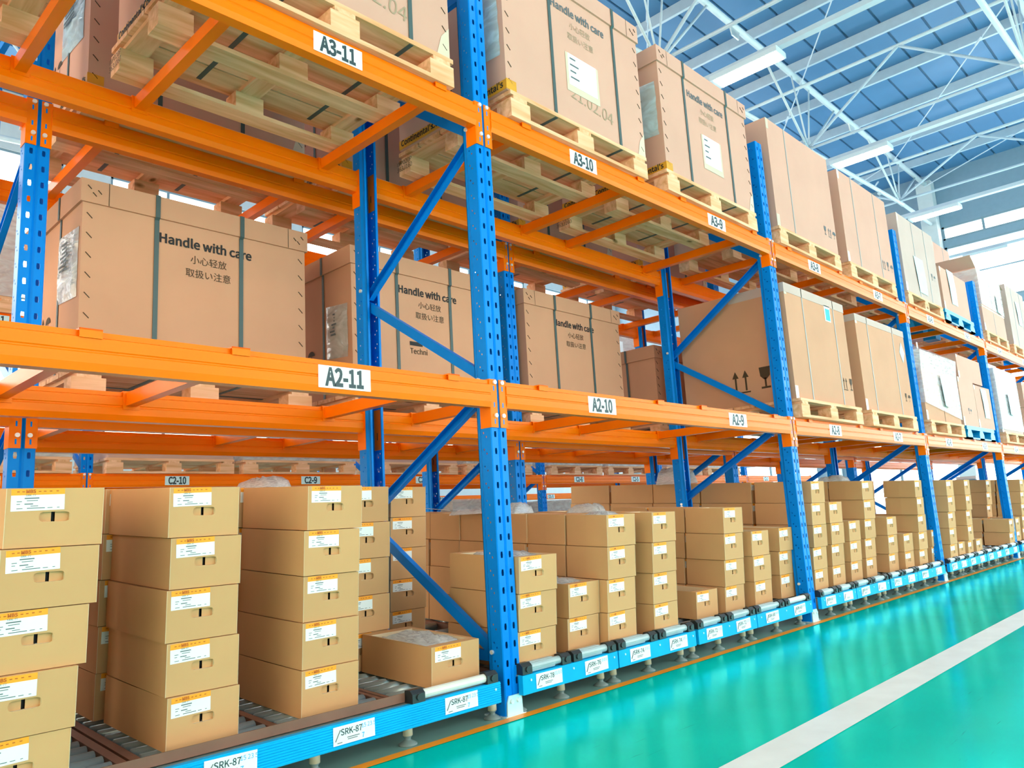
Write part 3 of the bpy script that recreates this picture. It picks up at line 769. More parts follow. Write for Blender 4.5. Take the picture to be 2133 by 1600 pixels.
# ------------------------------------------------------------------ plain tall cartons, wrapped loads
def bigbox(x0, x1, yf, z, h, label, m=CRATE, d=.92, lines=(.3, .72), topband=None, sheet=None, ic=None, icl=None, extra=None, name='tall_carton', lean=0, group='tall cartons on pallets'):
    w = x1 - x0; hw = w / 2
    t = thing(name, label, 'carton', ((x0 + x1) / 2, yf, z), (lean, 0, 0), group=group)
    MB().box(-hw, 0, 0, hw, d, h).build('body', m, t)
    for fx in lines:
        b = MB(); x = -hw + w * fx
        b.box(x - .006, -.003, -.02, x + .006, -.001, h); b.box(x - .006, -.003, h, x + .006, d, h + .002)
        b.build('strap', STRAPL, t)
    if topband: MB().box(-hw - .002, -.003, h - topband, hw + .002, d * .5, h + .0015).build('top_tape', GREYB if m is not GREYB else CTAPE, t)
    b = MB(); b.box(-hw - .002, -.0025, -.001, -hw + .05, -.001, .10); b.box(-hw - .0025, -.002, h * .9, -hw + .04, -.001, h); b.build('corner_tape', CTAPE, t)
    if ic: icons(t, ic[0], ic[1] * hw, ic[2] * h, ic[3], 0, ic[4] if len(ic) > 4 else INKG)
    if icl: icons(t, icl[0], -icl[1] * d, icl[2] * h, icl[3], -hw - .0022, INKB, 'left')
    if sheet:
        sx, sz, sw, sh, cm = sheet
        b = MB(); x = sx * hw; zz = sz * h
        b.face([(x - sw / 2, -.006, zz + sh / 2), (x - sw / 2 + .02, -.012, zz), (x - sw * .3, -.006, zz - sh / 2), (x + sw * .6, -.006, zz - sh / 2), (x + sw / 2, -.014, zz), (x + sw / 2, -.006, zz + sh / 2)])
        b.build('packing_sheet', cm, t)
    if extra: extra(t, hw, h)
    return t
def diamond(t, hw, h): MB().face([(hw * .82, -.003, h * .62), (hw * .93, -.003, h * .74), (hw * .82, -.003, h * .86), (hw * .71, -.003, h * .74)]).build('diamond_label', PAPERC, t)
def tealtag(t, hw, h):
    b = MB(); b.box(hw * .28, -.003, h * .78, hw * .48, -.001, h * .93).build('label', PAPER, t)
    MB().box(hw * .31, -.0042, h * .79, hw * .46, -.0031, h * .90).build('teal_tag', CYAN, t)
pallet(3.66, -.06, ZB2, 'wooden pallet under the tan carton with white top tape, just past the second post')
bigbox(3.09, 4.22, -.02, ZB2 + PH, .89, 'big tan carton with pale top tape and teal tag, past the second post', m=CRATEB, lines=(.27, .8), topband=.07, extra=tealtag, ic=('ag', .72, .22, .09, INKB), icl=('ag', .46, .22, .15))
pallet(5.06, -.06, ZB2, 'wooden pallet under the carton with a white diamond label')
bigbox(4.47, 5.72, -.02, ZB2 + PH, .86, 'big tan carton with a white diamond label, before the third post', m=CRATEB, lines=(.22, .74), topband=.06, extra=diamond, ic=('gu', .72, .22, .07, INKB), icl=('u', .2, .34, .13))
pallet(3.72, -.03, ZB3, 'wooden pallet under the plain tall carton beside the top end of the second post')
bigbox(3.13, 4.30, -.02, ZB3 + PH, .90, 'plain tall tan carton beside the top end of the second post', lines=(.27,), ic=('gau', .60, .2, .07))
pallet(5.12, -.03, ZB3, 'wooden pallet under the tall carton with two black straps, top shelf')
bigbox(4.52, 5.74, -.02, ZB3 + PH, .88, 'tall tan carton with two dark straps and umbrella mark, top shelf', lines=(.26, .72), ic=('agu', .55, .18, .08), icl=('u', .25, .35, .13))
pallet(6.66, -.03, ZB3, 'wooden pallet under the grey carton past the third post, top shelf', w=1.2)
bigbox(6.07, 7.27, -.02, ZB3 + PH, .86, 'tall grey carton with a hanging pale sheet, past the third post', m=GREYB, lines=(.38, .72), sheet=(-.12, .30, .30, .40, PAPERC), ic=('gu', .62, .38, .07))
plastic_pallet(7.93, -.03, ZB3, 'blue plastic pallet on the top shelf before the fourth post')
bigbox(7.38, 8.46, -.02, ZB3 + .15, .52, 'wide tan carton with white sheet on the blue plastic pallet, top shelf', lines=(), sheet=(-.25, .62, .26, .42, PAPERC), d=.5)
bigbox(7.45, 8.4, .50, ZB3 + .15, .40, 'tan carton behind the white sheeted one on the top shelf plastic pallet', lines=(), d=.4)
# open topped wrapped stack past the fourth post
pallet(9.72, -.03, ZB3, 'wooden pallet under the open flapped wrapped carton, top shelf')
def flaps(t, hw, h):
    MB().ext([(-hw, h), (-hw + .02, h), (-hw - .17, h + .13), (-hw - .19, h + .13)], .0, .9, 'y').build('flap', CRATE, t)
    MB().ext([(hw, h), (hw - .02, h), (hw + .24, h - .06), (hw + .26, h - .06)], .0, .9, 'y').build('flap', CRATE, t)
    b = MB(); b.box(-hw - .012, -.012, .35, hw + .012, .93, h * .98, skip='tb'); b.build('stretch_film', FILM, t)
    MB().face([(hw * .35, -.02, h * .42), (hw * .75, -.02, h * .40), (hw * .75, -.02, h * .68), (hw * .35, -.02, h * .70)]).build('packing_sheet', PAPERC, t)
    MB().box(-hw - .003, -.004, h * .38, hw + .003, .92, h * .4).build('seam', CTAPE, t)
bigbox(9.12, 10.3, -.02, ZB3 + PH, .86, 'film wrapped carton with open flaps, past the fourth post', lines=(.5,), extra=flaps)
pallet(11.2, -.03, ZB3, 'wooden pallet under the grey carton at the far end of the top shelf')
bigbox(10.7, 11.85, -.02, ZB3 + PH, .92, 'tall grey carton with a hanging sheet, far end of the top shelf', m=GREYB, lines=(.3, .75), sheet=(.1, .6, .26, .36, PAPERC))
bigbox(12.3, 13.4, 1.3, ZB3 + .14, 2.3, 'very tall narrow tan carton behind, near the window corner', m=CRATE, lines=(.5,), d=.8) if False else None
# wrapped load on the middle shelf past the third post
def film_top(t, hw, h):
    b = MB(); o = .014
    z0 = h * .22
    prof = [(z0, o), (h * .66, o), (h * .9, o + .015), (h * .98, -.05), (h * 1.0, -.16)]
    for (za, oa), (zb, ob) in zip(prof, prof[1:]):
        A = [(-hw - oa, -oa, za), (hw + oa, -oa, za - .12 * (za == z0)), (hw + oa, .9 + oa, za), (-hw - oa, .9 + oa, za)]
        B = [(-hw - ob, -ob, zb), (hw + ob, -ob, zb), (hw + ob, .9 + ob, zb), (-hw - ob, .9 + ob, zb)]
        for i in range(4):
            j = (i + 1) % 4; b.face([A[i], A[j], B[j], B[i]])
    b.build('stretch_film', FILM, t)
    MB().face([(hw * .0, -.03, h * .22), (hw * .3, -.03, h * .2), (hw * .26, -.03, h * .5), (hw * .12, -.03, h * .53), (hw * .1, -.03, h * .62), (hw * -.1, -.03, h * .64), (hw * -.06, -.03, h * .48)]).build('packing_sheet', PAPERC, t)
    MB().box(hw * .02, -.0025, 0, hw * .03, -.001, h * .5).build('board_joint', INKB, t)
def sheets_on(t, hw, h):
    for k in range(6): MB().box(-hw + .01, .08, h * .70 + k * .035, hw - .01, .86, h * .70 + k * .035 + .03).build('cardboard_sheet', PINK, t)
pallet(6.66, -.06, ZB2, 'sagging wooden pallet under the film wrapped load past the third post')
def wl(t, hw, h): film_top(t, hw, h); sheets_on(t, hw, h)
w_ = bigbox(6.07, 7.27, -.03, ZB2 + PH, .80, 'film wrapped carton load with cardboard sheets on top, past the third post', m=CRATEB, lines=(), extra=wl)
for c in w_.children:
    if c.name.startswith('body'): c.scale = (1, 1, .68)
plastic_pallet(8.06, -.03, ZB2, 'blue plastic pallet on the middle shelf before the fourth post')
bigbox(7.42, 8.05, -.02, ZB2 + .15, .56, 'tan carton with small marks, on the middle shelf plastic pallet', lines=(), ic=('gu', -.1, .32, .06), d=.9)
bigbox(8.06, 8.78, -.02, ZB2 + .15, .52, 'tan carton with a hanging pale sheet, on the middle shelf plastic pallet', lines=(), sheet=(.1, .6, .24, .36, PAPERC), d=.9)
bigbox(7.70, 8.72, .03, ZB2 + .15 + .565, .30, 'tan carton stacked on top of two others on the plastic pallet', lines=(), d=.85)
pallet(9.7, -.06, ZB2, 'wooden pallet under the grey film wrapped load past the fourth post')
def gw(t, hw, h):
    MB().box(-hw - .012, -.014, .04, hw + .012, .93, h + .012, skip='b').build('stretch_film', FILM, t)
    MB().face([(-.1, -.03, h * .3), (.12, -.03, h * .28), (.1, -.03, h * .62), (-.12, -.03, h * .64)]).build('packing_sheet', PAPERC, t)
bigbox(9.1, 10.25, -.03, ZB2 + PH, .84, 'grey film wrapped load past the fourth post, middle shelf', m=GREYB, lines=(), extra=gw)
pallet(11.2, -.06, ZB2, 'wooden pallet under two stacked cartons at the far end of the middle shelf')
bigbox(10.65, 11.75, -.03, ZB2 + PH, .42, 'lower tan carton at the far end of the middle shelf', lines=())
bigbox(10.65, 11.75, -.03, ZB2 + PH + .423, .36, 'upper tan carton at the far end of the middle shelf', lines=())
# very tall carton standing further back beside the end wall column
pallet(12.7, 1.2, ZB3, 'wooden pallet at the far end of the second rack, top shelf')
bigbox(12.2, 13.2, 1.22, ZB3 + PH, 2.3, 'very tall narrow tan carton rising beside the end wall column', lines=(.6,), d=.8)

# third rack loads
def flat_load(x0, x1, z, h, label, wrapped, yf=5.0):
    xc = (x0 + x1) / 2; hw = (x1 - x0) / 2
    pallet(xc, yf, z, 'wooden pallet under the ' + label.split(' across')[0], w=x1 - x0, group='pallets of the third rack')
    t = thing('flat_carton_stack' if 0 else ('wrapped_sheet_load' if wrapped else 'flat_carton'), label, 'load', (xc, yf, z + PH), group='flat loads of the third rack')
    if wrapped:
        n = max(3, int(h / .03))
        for k in range(n): MB().box(-hw + .02, .01, k * h / n, hw - .02, .88, (k + .9) * h / n).build('cardboard_sheet', PINK, t)
        MB().box(-hw, -.006, .0, hw, .90, h + .008, skip='b').build('stretch_film', FILM, t)
    else:
        MB().box(-hw + .01, 0, 0, hw - .01, .9, h).build('body', CRATE, t)
        MB().box(-hw + .0, -.01, h * .55, hw - .0, .91, h + .01).build('lid', CRATE, t)
    return t
CL = [(-1.32, -.23, .13, 1), (.05, 1.25, .12, 0), (1.35, 2.7, .12, 1), (3.05, 4.25, .12, 0), (4.4, 5.65, .13, 1), (6.05, 7.25, .12, 1), (7.4, 8.6, .13, 1), (9.05, 10.2, .12, 0), (10.4, 11.6, .2, 1)]
for i, (a, b_, h, wv) in enumerate(CL):
    flat_load(a, b_, ZB2, h, '%s flat load, %s along the C shelf across the rear gangway' % ('film wrapped' if wv else 'plain board', ORD[i]), wv)
for i, (a, b_) in enumerate(((-1.75, -.72), (7.35, 8.5), (3.0, 4.2))):
    pallet((a + b_) / 2, 5.0, ZB3, 'wooden pallet under the %s tall wrapped load, C top shelf' % ORD[i], w=b_ - a, group='pallets of the third rack')
    t = thing('wrapped_carton_load', 'tall film wrapped carton load with a white sheet, C top shelf, %s along' % ORD[(0, 2, 1)[i]], 'load', ((a + b_) / 2, 5.0, ZB3 + PH), group='tall loads of the third rack')
    hw = (b_ - a) / 2
    for r in range(4):
        for c in range(3): MB().box(-hw + c * hw * 2 / 3 + .004, 0, r * .21 + .002, -hw + (c + 1) * hw * 2 / 3 - .004, .86, r * .21 + .208).build('carton', CRATE, t)
    MB().box(-hw - .008, -.01, 0, hw + .008, .87, .85, skip='b').build('stretch_film', FILM, t)
    MB().box(-.16, -.014, .42, .12, -.011, .72).build('packing_sheet', PAPER, t)
for i, (x, h) in enumerate(((3.6, .9), (4.9, .98), (6.6, .93), (7.9, .96))):
    flat_load(x - .55, x + .55, .002, h, 'wrapped grey load on the floor under the C shelf, %s along' % ORD[i], 1, yf=5.25)
# ------------------------------------------------------------------ roller conveyors under the front rack
S_, ZR = .055, .168
AT = math.atan(S_)
ROLLM = MB().tube((-.5, 0, 0), (.5, 0, 0), .021, 10).mesh('roller', ROLL, True)
LEGM = MB().tube((0, 0, .08), (0, 0, .175), .016, 10).mesh('leg', RUBBER, True)
SLV = MB().tube((0, 0, .034), (0, 0, .088), .0185, 14).mesh('sleeve', CREAM, True)
FTM = MB().lathe([(.036, 0), (.036, .005), (.017, .017), (.012, .02), (.012, .027), (.016, .03), (.016, .036)], n=14).mesh('levelling_foot', FOOTM, True)
BRK = MB().ext([(-.028, -.02), (.02, -.02), (.024, .0), (.018, .024), (-.012, .026), (-.028, .012)], -.03, .03, 'x')
BRK.tube((-.0, -.028, .0), (0, -.034, .0), .012, 10, 0)
BRKM = BRK.mesh('stop_bracket', RUBBER)
RLG = MB().box(-.085, -.0012, -.03, .085, 0, .03).mesh('rail_label', SIGN)
DIG = {'87': '15 23 5', '78': '01 0 0', '76': '0 0 0', '74': '1 0 1', '72': '1 3 1'}
def rail_label(par, x, s, near):
    g = add('rail_label', RLG, par, (x, -.0395, .122), (0, random.uniform(-.03, .03), 0))
    if s:
        lettering(g, s, .027, (-.012, -.0018, .0), SIGNINK, .012)
        lettering(g, DIG.get(s[-2:], '0 0 0'), .019, (.058, -.0018, .008), CYAN, .0, name='handwritten_digits')
        if near: lettering(g, '7', .022, (.035, -.0018, -.024), CYAN, .01, name='handwritten_digits')
    b = MB()
    b.bar((-.078, -.0017, -.016), (-.058, -.0017, .018), .006, .0008)
    for k, (u, w) in enumerate(((-.03, .05), (-.028, .04), (-.07, .02))): b.box(u, -.0018, -.012 - .006 * k, u + w, -.0013, -.0095 - .006 * k)
    b.build('printed_lines', INKG, g)
def conveyor(x0, x1, lanes, label, signs, legs, front='tube', ribs=False, deep=2.15, tubes=()):
    t = thing('roller_conveyor', label, 'conveyor', (0, 0, 0), group='roller conveyors under the front rack')
    f = MB()
    if ribs:
        n = 9
        poly = [(-.0365, .078)]
        for k in range(n):
            z = .082 + k * .0085; poly += [(-.0385, z), (-.0385, z + .006), (-.0365, z + .007)]
        poly += [(-.0365, .160), (-.012, .160), (-.012, .078)]
        f.ext(poly, x0, x1)
    else: f.ext([(-.038, .08), (-.0385, .158), (-.012, .160), (-.012, .08)], x0, x1)
    fa = f.build('fascia', CYAN, t)
    for xs in (x0 + .05, (x0 + x1) / 2, x1 - .03): MB().tube((xs, -.0385, .135), (xs, -.0415, .135), .005, 8).build('screw', STEEL, fa)
    MB().box(x0, -.012, .155, x1, .03, .160).build('front_ledge', FOOTM, t)
    for x, s in signs: rail_label(t, x, s, ribs)
    for x in sorted(set([l[0] for l in lanes] + [l[1] for l in lanes])):
        MB().bar((x, .035, ZR - .032), (x, deep, ZR - .032 + S_ * deep), .03, .055).build('side_rail', RAILB, t)
    for a, b_ in lanes:
        xc, w = (a + b_) / 2, b_ - a - .045; y = .075
        while y < deep:
            add('roller', ROLLM, t, (xc, y, ZR - .023 + S_ * y), (0, 0, 0), (w, 1, 1)); y += .072 if (y < .62 or ribs) else .21
    for k, (a, b_) in enumerate(tubes or lanes):
        if front == 'tube' or (a, b_) in front:
            m = (TUBE, TUBEW)[(k + int(x0 * 7)) % 4 == 3] if not ribs else TUBEW
            b = MB().tube((a + .05, -.012, .182), (b_ - .05, -.012, .182), .018, 12)
            if m is TUBE: b.ext([(-.03, .176), (-.012, .202), (.012, .202), (.01, .166), (-.026, .163)], a + .06, b_ - .10)
            b.build('stop_tube', m, t)
            for x in (a + .03, b_ - .03): add('stop_bracket', BRKM, t, (x, -.008, .18))
    for x in legs:
        for yy, z in ((.045, 0), (deep - .08, S_ * deep)):
            l = add('leg', LEGM, t, (x, yy, 0), (0, 0, 0), (1, 1, 1 if not z else 1.4)); add('sleeve', SLV, l); add('levelling_foot', FTM, l)
    return t
sl = [(-2.0, -1.53), (-1.49, -1.04), (-1.04, -.585), (-.565, -.12)]
c_ = conveyor(-2.95, -.11, sl, 'blue ribbed roller conveyor with SRK-87 labels and brown channels, before the first post', [(-2.3, 'SRK-77'), (-1.80, 'SRK-77'), (-1.271, 'SRK-87'), (-.825, 'SRK-87'), (-.327, 'SRK-87')],
              (-2.9, -1.9, -1.4, -.93, -.53, -.085), front=[sl[3]], ribs=True)
MB().ext([(.004, .165), (.034, .165), (.034, .19), (.030, .19), (.030, .169), (.008, .169), (.008, .197), (.004, .197)], -2.95, -.57).build('front_channel', RAILB, c_)
mods = [(.022, .688), (.698, 1.398), (1.428, 2.10), (2.11, 2.90)]
SGN = [['SRK-78', 'SRK-76'], ['SRK-74', 'SRK-74'], ['SRK-72', 'SRK-72'], ['SRK-6B', 'SRK-69']]
for b in range(0, 4):
    for k, (a, b_) in enumerate(mods):
        x0, x1 = a + 3 * b + (.03 if k == 0 and b else 0), b_ + 3 * b; xm = (x0 + x1) / 2
        q = (x1 - x0) / 4
        sg = SGN[k] if b == 0 else ['SRK-%d' % (66 - 4 * (b - 1) * 2 - 2 * k), '']
        conveyor(x0, x1, [(x0 + .005, xm - .01), (xm + .01, x1 - .005)], 'blue roller conveyor section, %s of four in the bay past the %s post' % (ORD[k], ORD[b]),
                 [(xm - q + .0, sg[0]), (xm + q - .0, sg[1])], (x0 + .05, xm, x1 - .04), deep=2.1)

# ------------------------------------------------------------------ small cartons
_CM = {}
def carton_mesh(w, d, h, kind):
    key = (round(w, 3), round(d, 3), round(h, 3), kind)
    if key in _CM: return _CM[key]
    b = MB(); hw = w / 2; hp = h - .0025
    fx = [-hw, -.17 * w, .15 * w, hw]; fz = [0, .42 * h, .585 * h, hp]
    for i in range(3):
        for j in range(3):
            if i == 1 and j == 1: continue
            b.face([(fx[i], 0, fz[j]), (fx[i + 1], 0, fz[j]), (fx[i + 1], 0, fz[j + 1]), (fx[i], 0, fz[j + 1])])
    r = .011; a, c, z0, z1 = fx[1], fx[2], fz[1], fz[2]; bl = .010
    for s, cx in ((1, a), (-1, c)):                                   # rounded hole corners
        for sz, cz in ((1, z0), (-1, z1)):
            b.face([(cx, 0, cz), (cx + s * bl, 0, cz), (cx + s * bl * .3, 0, cz + sz * bl * .3), (cx, 0, cz + sz * bl)][::(1 if s * sz > 0 else -1)])
    b.face([(a, 0, z1), (c, 0, z1), (c, r, z1), (a, r, z1)], 1); b.face([(a, 0, z0), (a, r, z0), (c, r, z0), (c, 0, z0)], 1)
    b.face([(a, 0, z0), (a, 0, z1), (a, r, z1), (a, r, z0)], 1); b.face([(c, 0, z0), (c, r, z0), (c, r, z1), (c, 0, z1)], 1)
    m0, m1 = -.035 * w, .003 * w
    b.face([(a, r, z0), (m0, r, z0), (m0, r, z1), (a, r, z1)]); b.face([(m1, r, z0), (c, r, z0), (c, r, z1), (m1, r, z1)])
    b.face([(m0, .02, z0), (m1, .02, z0), (m1, .02, z1), (m0, .02, z1)], 2)
    bu = .0035                                                        # sides bulge a little
    for s in (-1, 1):
        ys = [0, .03, d * .5, d - .03, d]; ex = [0, .0015, bu, .0015, 0]
        for i in range(4):
            P = lambda k, z: (s * (hw + ex[k]), ys[k], z)
            q = [P(i, 0), P(i + 1, 0), P(i + 1, hp), P(i, hp)]; b.face(q if s > 0 else q[::-1])
        b.box(s * hw - .0006, -.0012, 0, s * hw + .0006, .0, hp, 1)
    b.face([(-hw, d, 0), (-hw, d, hp), (hw, d, hp), (hw, d, 0)]); b.face([(-hw, 0, 0), (-hw, d, 0), (hw, d, 0), (hw, 0, 0)])
    if kind == 'closed':
        b.face([(-hw, 0, hp), (hw, 0, hp), (hw, d, hp), (-hw, d, hp)])
    else:
        sx, f0, f1 = .014, .05, .045; dz = .045
        I = [(-hw + sx, f0), (hw - sx, f0), (hw - sx, d - f1), (-hw + sx, d - f1)]; O = [(-hw, 0), (hw, 0), (hw, d), (-hw, d)]
        for i in range(4):
            j = (i + 1) % 4
            b.face([(*O[i], hp), (*O[j], hp), (*I[j], hp - .002), (*I[i], hp - .002)])
            b.face([(*I[i], hp - .002), (*I[j], hp - .002), (*I[j], hp - dz), (*I[i], hp - dz)], 1)
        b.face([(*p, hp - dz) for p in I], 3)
    me = b.mesh('carton', [CARD, EDGE, DARK, CARDIN]); _CM[key] = me; return me
_LM = {}
def label_mesh(code):
    if code in _LM: return _LM[code]
    b = MB(); w, h = .126, .058
    b.box(-w / 2, -.0012, 0, w / 2, 0, h, 0); b.box(-w / 2, -.0016, h * .72, w / 2, -.0010, h + .0004, 1)
    y = -.0022; rr = random.Random(3)
    for u in (-.050, -.038, .0, .012, .026, .042): b.box(u, y, h * .86, u + .006, -.0015, h * .90, 3)
    if code:
        b.text(txt('MBS', .0115, .03), (-.018, y, h * .82), 3); b.text(txt('SRK-' + code, .0075, .0), (-.018, y, h * .66), 2)
    else: b.box(-.026, y, h * .82, -.010, -.0015, h * .93, 3)
    for u, v, l, t in ((-.032, .55, .034, .05), (-.027, .45, .026, .03), (-.05, .42, .012, .03), (-.05, .30, .008, .03), (-.032, .29, .02, .045), (-.05, .10, .014, .03), (-.026, .10, .042, .035), (.022, .10, .012, .03), (.045, .10, .006, .03), (-.018, .20, .018, .03)):
        b.box(u, -.0016, h * v, u + l, -.0011, h * (v + t), 2)
    me = b.mesh('shipping_label', [PAPERC if 0 else PAPER, ORTAG, INKG, TAGINK]); _LM[code] = me; return me
def bag_mesh(seed, w, d, amp):
    rr = random.Random(seed); b = MB(); n, k = 8, 12
    for j in range(k + 1):
        for i in range(n + 1):
            e = min(i, n - i, j, k - j)
            z = 0 if e == 0 else amp * (.4 + .6 * min(1, e / 2)) * rr.uniform(.55, 1.1)
            b.v.append((-w / 2 + w * i / n, d * j / k, z))
    for j in range(k):
        for i in range(n): b.f.append((j * (n + 1) + i, j * (n + 1) + i + 1, (j + 1) * (n + 1) + i + 1, (j + 1) * (n + 1) + i)); b.m.append(0)
    return b.mesh('bag', BAG, True)
BAGM = [bag_mesh(s, 1, 1, 1) for s in range(3)]
UPW = ['bottom', 'second', 'third', 'fourth', 'fifth', 'sixth']
def stack(x, y0, n, where, w=.235, d=.47, base=0, top='closed', code='', xo=None, lean=.03, bag=False, yaw=0.0, label=True, shift=None):
    h = .16
    for k in range(n):
        L = (base + k) * h; c, s = math.cos(AT), math.sin(AT)
        ist = k == n - 1
        jx = random.uniform(-.006, .006) + (xo[k] if xo else 0)
        me = carton_mesh(w, d, h, top if ist else 'closed')
        yy = y0 - s * L - lean * L + random.uniform(-.005, .005) + (shift[k] if shift else 0)
        lv = ('only' if n == 1 else 'top' if ist else UPW[k])
        o = add('carton', me, None, (x + w / 2 + jx, yy, ZR + .0015 + S_ * y0 + c * L), (AT, 0, yaw + random.uniform(-.014, .014)))
        tag(o, '%s tan carton, %s' % (lv, where), 'carton', 'small cartons on the conveyors')
        if label: add('shipping_label', label_mesh(code), o, (-.17 * w + random.uniform(-.004, .004), 0, h * .612), (0, random.uniform(-.035, .01), 0), (w / .235, 1, 1))
        if ist and bag:
            add('poly_bag', BAGM[int(abs(x) * 10) % 3], o, (0, .055, h - .035), (0, 0, 0), (w * .86, d - .11, .045))
        last = o
    return last
stack(-1.925, -.02, 5, 'stack cut by the picture edge', w=.24, d=.5, code='77', xo=[-.038, -.022, 0, .012, .022], lean=-.02)
stack(-1.92, .53, 5, 'second stack deep behind the one at the picture edge', d=.5)
stack(-1.428, .085, 5, 'tower on the corner of the brown roller track', w=.232, d=.5, code='87', xo=[.006, .0, -.004, .0, .002], lean=-.02)
stack(-1.45, .615, 5, 'dark tower directly behind the one on the roller track corner', d=.5)
stack(-.948, .09, 5, 'tower halfway along the brown channel', w=.232, d=.48, code='87', xo=[-.004, 0, -.003, .003, .006], lean=-.02)
stack(-.96, .61, 5, 'tower hidden behind the one halfway along the brown channel', d=.48)
op = stack(-.40, .055, 1, 'open topped, clear bag inside, on the rollers by the first post', w=.255, d=.47, code='87', top='open', bag=True)
stack(-.478, .535, 5, 'tower standing behind the open topped carton', d=.48, lean=-.01)
stack(.062, .93, 5, 'deep tower seen between the blue braces of the first post', d=.48, lean=0)
P1 = 'lane past the first tall post'
stack(.058, .02, 3, 'front stack, first ' + P1, w=.25, d=.45, top='open', bag=True, code='78')
stack(.465, .075, 2, 'front stack, second ' + P1, d=.45, top='open', bag=True, code='76')
for r, yy in enumerate((.035, .31, .585, .86, 1.135, 1.41)):
    stack(.715, yy, 4, '%s stack deep, third %s' % (ORD[r], P1), d=.265, top='open' if r % 2 == 0 else 'closed', bag=(r == 0), code='')
for r, yy in enumerate((.02, .30, .58)):
    stack(1.088, yy, 4, '%s stack deep, fourth %s' % (ORD[r], P1), w=.225, d=.265, top='open')
stack(1.662, .105, 1, 'open and empty, alone in the fifth ' + P1, d=.48, top='open')
for r, yy in enumerate((.085, .37, .655)):
    stack(1.966, yy, 4, '%s stack deep, sixth %s' % (ORD[r], P1), d=.27, top='open' if r == 0 else 'closed')
for r, yy in enumerate((.075, .56)):
    stack(2.305, yy, 3, '%s stack deep, seventh %s' % (ORD[r], P1), d=.46, top='open')
for r, yy in enumerate((.112, .60)):
    stack(2.758, yy, 3, '%s stack deep, eighth %s' % (ORD[r], P1), d=.46, w=.225, top='open')
P2 = 'lane past the second tall post'
for r, yy in enumerate((.06, .53, .985, 1.44, 1.90)):
    stack(3.195, yy, 5, '%s stack deep, first %s' % (ORD[r], P2), d=.44, top='open')
stack(3.545, .073, 4, 'front stack, second ' + P2, d=.28, top='open')
stack(3.955, .093, 3, 'front stack, third ' + P2, d=.45, top='open')
for r, yy in enumerate((.108, .40)):
    stack(4.325, yy, 5, '%s stack deep, fourth %s' % (ORD[r], P2), d=.28)
stack(4.845, .107, 3, 'front stack, fifth ' + P2, d=.45, top='open')
stack(5.138, .068, 2, 'front stack, sixth ' + P2, d=.45, top='open')
stack(5.445, .034, 3, 'lower front stack, seventh ' + P2, d=.45)
stack(5.425, .034, 2, 'narrow upper pair, seventh ' + P2, w=.19, d=.28, base=3, xo=[0, -.01])
stack(5.445, .50, 5, 'second stack deep, seventh ' + P2, d=.28)
stack(5.888, .06, 2, 'front stack, eighth ' + P2, w=.21, d=.45, top='open')
P3 = 'lane past the third tall post'
for r, yy in enumerate((.0, .29)):
    stack(6.26, yy, 5, '%s stack deep, first %s' % (ORD[r], P3), d=.28)
stack(6.647, .025, 1, 'alone in the second ' + P3, d=.4, w=.23)
for r, yy in enumerate((-.0, .29)):
    stack(6.90, yy, 5, '%s stack deep, third %s' % (ORD[r], P3), w=.20, d=.28)
stack(7.19, .0, 1, 'alone in the fourth ' + P3, d=.4)
for r, yy in enumerate((-.008, .29)):
    stack(8.66, yy, 2, '%s stack deep, eighth %s' % (ORD[r], P3), d=.275, top='open')
P4 = 'lane past the fourth tall post'
stack(9.14, .02, 2, 'front stack, first ' + P4, d=.28)
for r, yy in enumerate((.33, .62, .92)):
    stack(9.14, yy, 5, '%s stack deep, first %s' % (ORD[r + 1], P4), d=.28)
for k, xx in enumerate((9.9, 10.5, 11.2)):
    for r, yy in enumerate((.1, .40)):
        stack(xx, yy, 5, '%s stack deep, %s %s' % (ORD[r], ORD[k + 2], P4), d=.28)
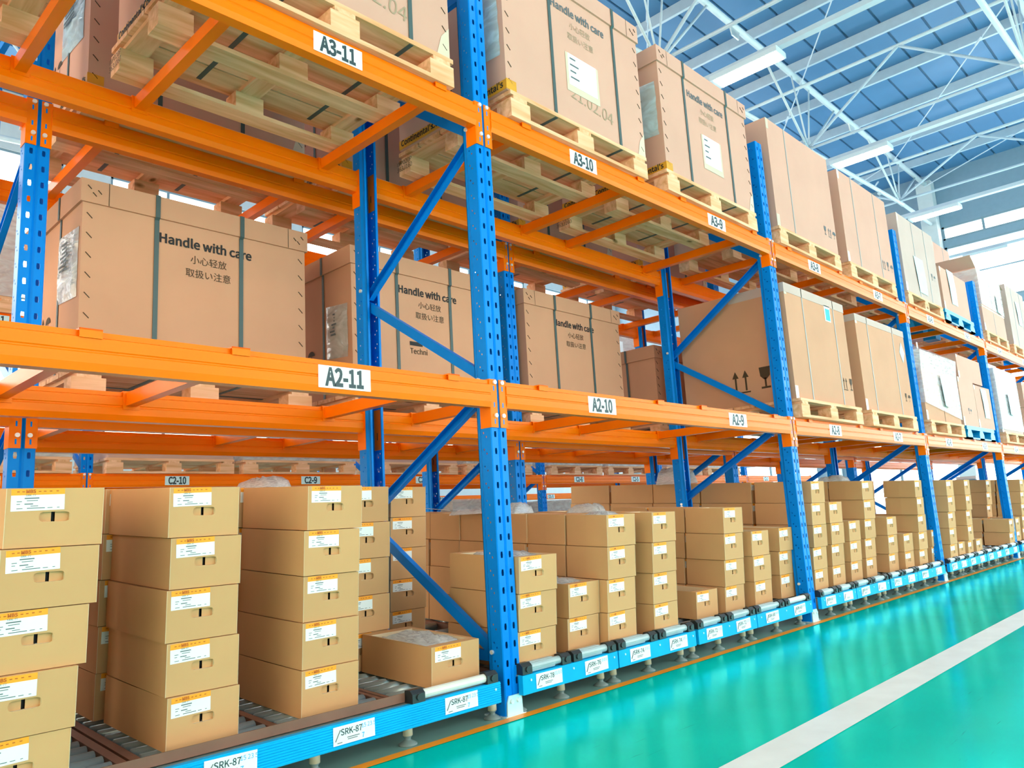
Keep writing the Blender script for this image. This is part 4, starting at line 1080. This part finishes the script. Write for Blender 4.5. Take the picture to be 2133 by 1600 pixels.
# ------------------------------------------------------------------ loose bags and papers on top of the cartons
def loose_bag(x, y, z, w, d, h, label, seed=0, name='plastic_bag'):
    o = tag(add(name, BAGM[seed % 3], None, (x, y, z), (0, 0, .3 * seed), (w, d, h)), label, 'bag', 'loose plastic bags'); return o
loose_bag(-.70, .66, ZR + .80 + .04, .17, .2, .05, 'crumpled clear bag on the tower halfway along the brown channel', 1)
loose_bag(.80, .62, .845, .17, .15, .06, 'crumpled clear bag sticking up on the third lane past the first post', 0)
loose_bag(.78, .90, .858, .20, .22, .03, 'flat clear bag lying deeper on the third lane cartons', 2)
loose_bag(1.12, .32, .828, .16, .2, .05, 'clear bag with a rounded peak on the fourth lane cartons', 1)
loose_bag(3.30, 1.0, 1.03, .22, .34, .13, 'grey plastic bundle on the deep cartons behind the second post', 2)
loose_bag(4.40, .2, .985, .2, .24, .05, 'clear bag on top of the fourth lane past the second post', 0)
loose_bag(5.5, .6, 1.005, .2, .22, .05, 'clear bag on top of the deep seventh lane cartons', 1)
def paper(x, y, z, w, d, rz, label):
    o = tag(MB().box(-w / 2, -d / 2, 0, w / 2, d / 2, .0015).build('paper_sheet', PAPER, None, (x, y, z), (.12, .05, rz)), label, 'paper', 'loose papers')
    q = MB()
    for k in range(4): q.box(-w * .4, -d * .3 + k * d * .18, .0016, w * .2 + .05 * w * (k % 2), -d * .3 + k * d * .18 + .006, .002)
    q.build('printed_lines', INKG, o); return o
paper(.77, 1.36, .905, .16, .12, .4, 'white paper slip on the deepest cartons seen behind the first post')
paper(1.20, .42, .835, .13, .10, -.3, 'white paper slip on the fourth lane cartons')
o = paper(-.27, .37, ZR + .135, .12, .08, .2, 'white torn slip on the bag in the open topped carton')
# hand cart with a curved handle standing by the end wall
t = thing('hand_cart', 'small grey hand cart with a curved handle near the bright end doors', 'cart', (17.6, 2.55, 0))
MB().box(-.4, -.3, .2, .4, .3, .26).build('platform', GREYS, t)
b = MB(); pts = [(-.38, -.27, .26), (-.38, -.27, 1.05), (-.38, -.2, 1.14), (-.38, .2, 1.14), (-.38, .27, 1.05), (-.38, .27, .26)]
for p, q in zip(pts, pts[1:]): b.tube(p, q, .018, 8)
b.build('handle', GREYS, t)
MB().box(-.40, -.03, .9, -.36, .03, 1.1).build('centre_bracket', RUBBER, t)
for sx in (-.3, .3):
    for sy in (-.24, .24): MB().tube((sx, sy - .02, .1), (sx, sy + .02, .1), .1, 14).build('wheel', RUBBER, t, smooth=True)
t = bigbox(17.3, 17.9, 2.35, .27, .95, 'tall grey carton riding on the hand cart', m=GREYB, d=.4, lines=())
t['group'] = 'loads on carts'
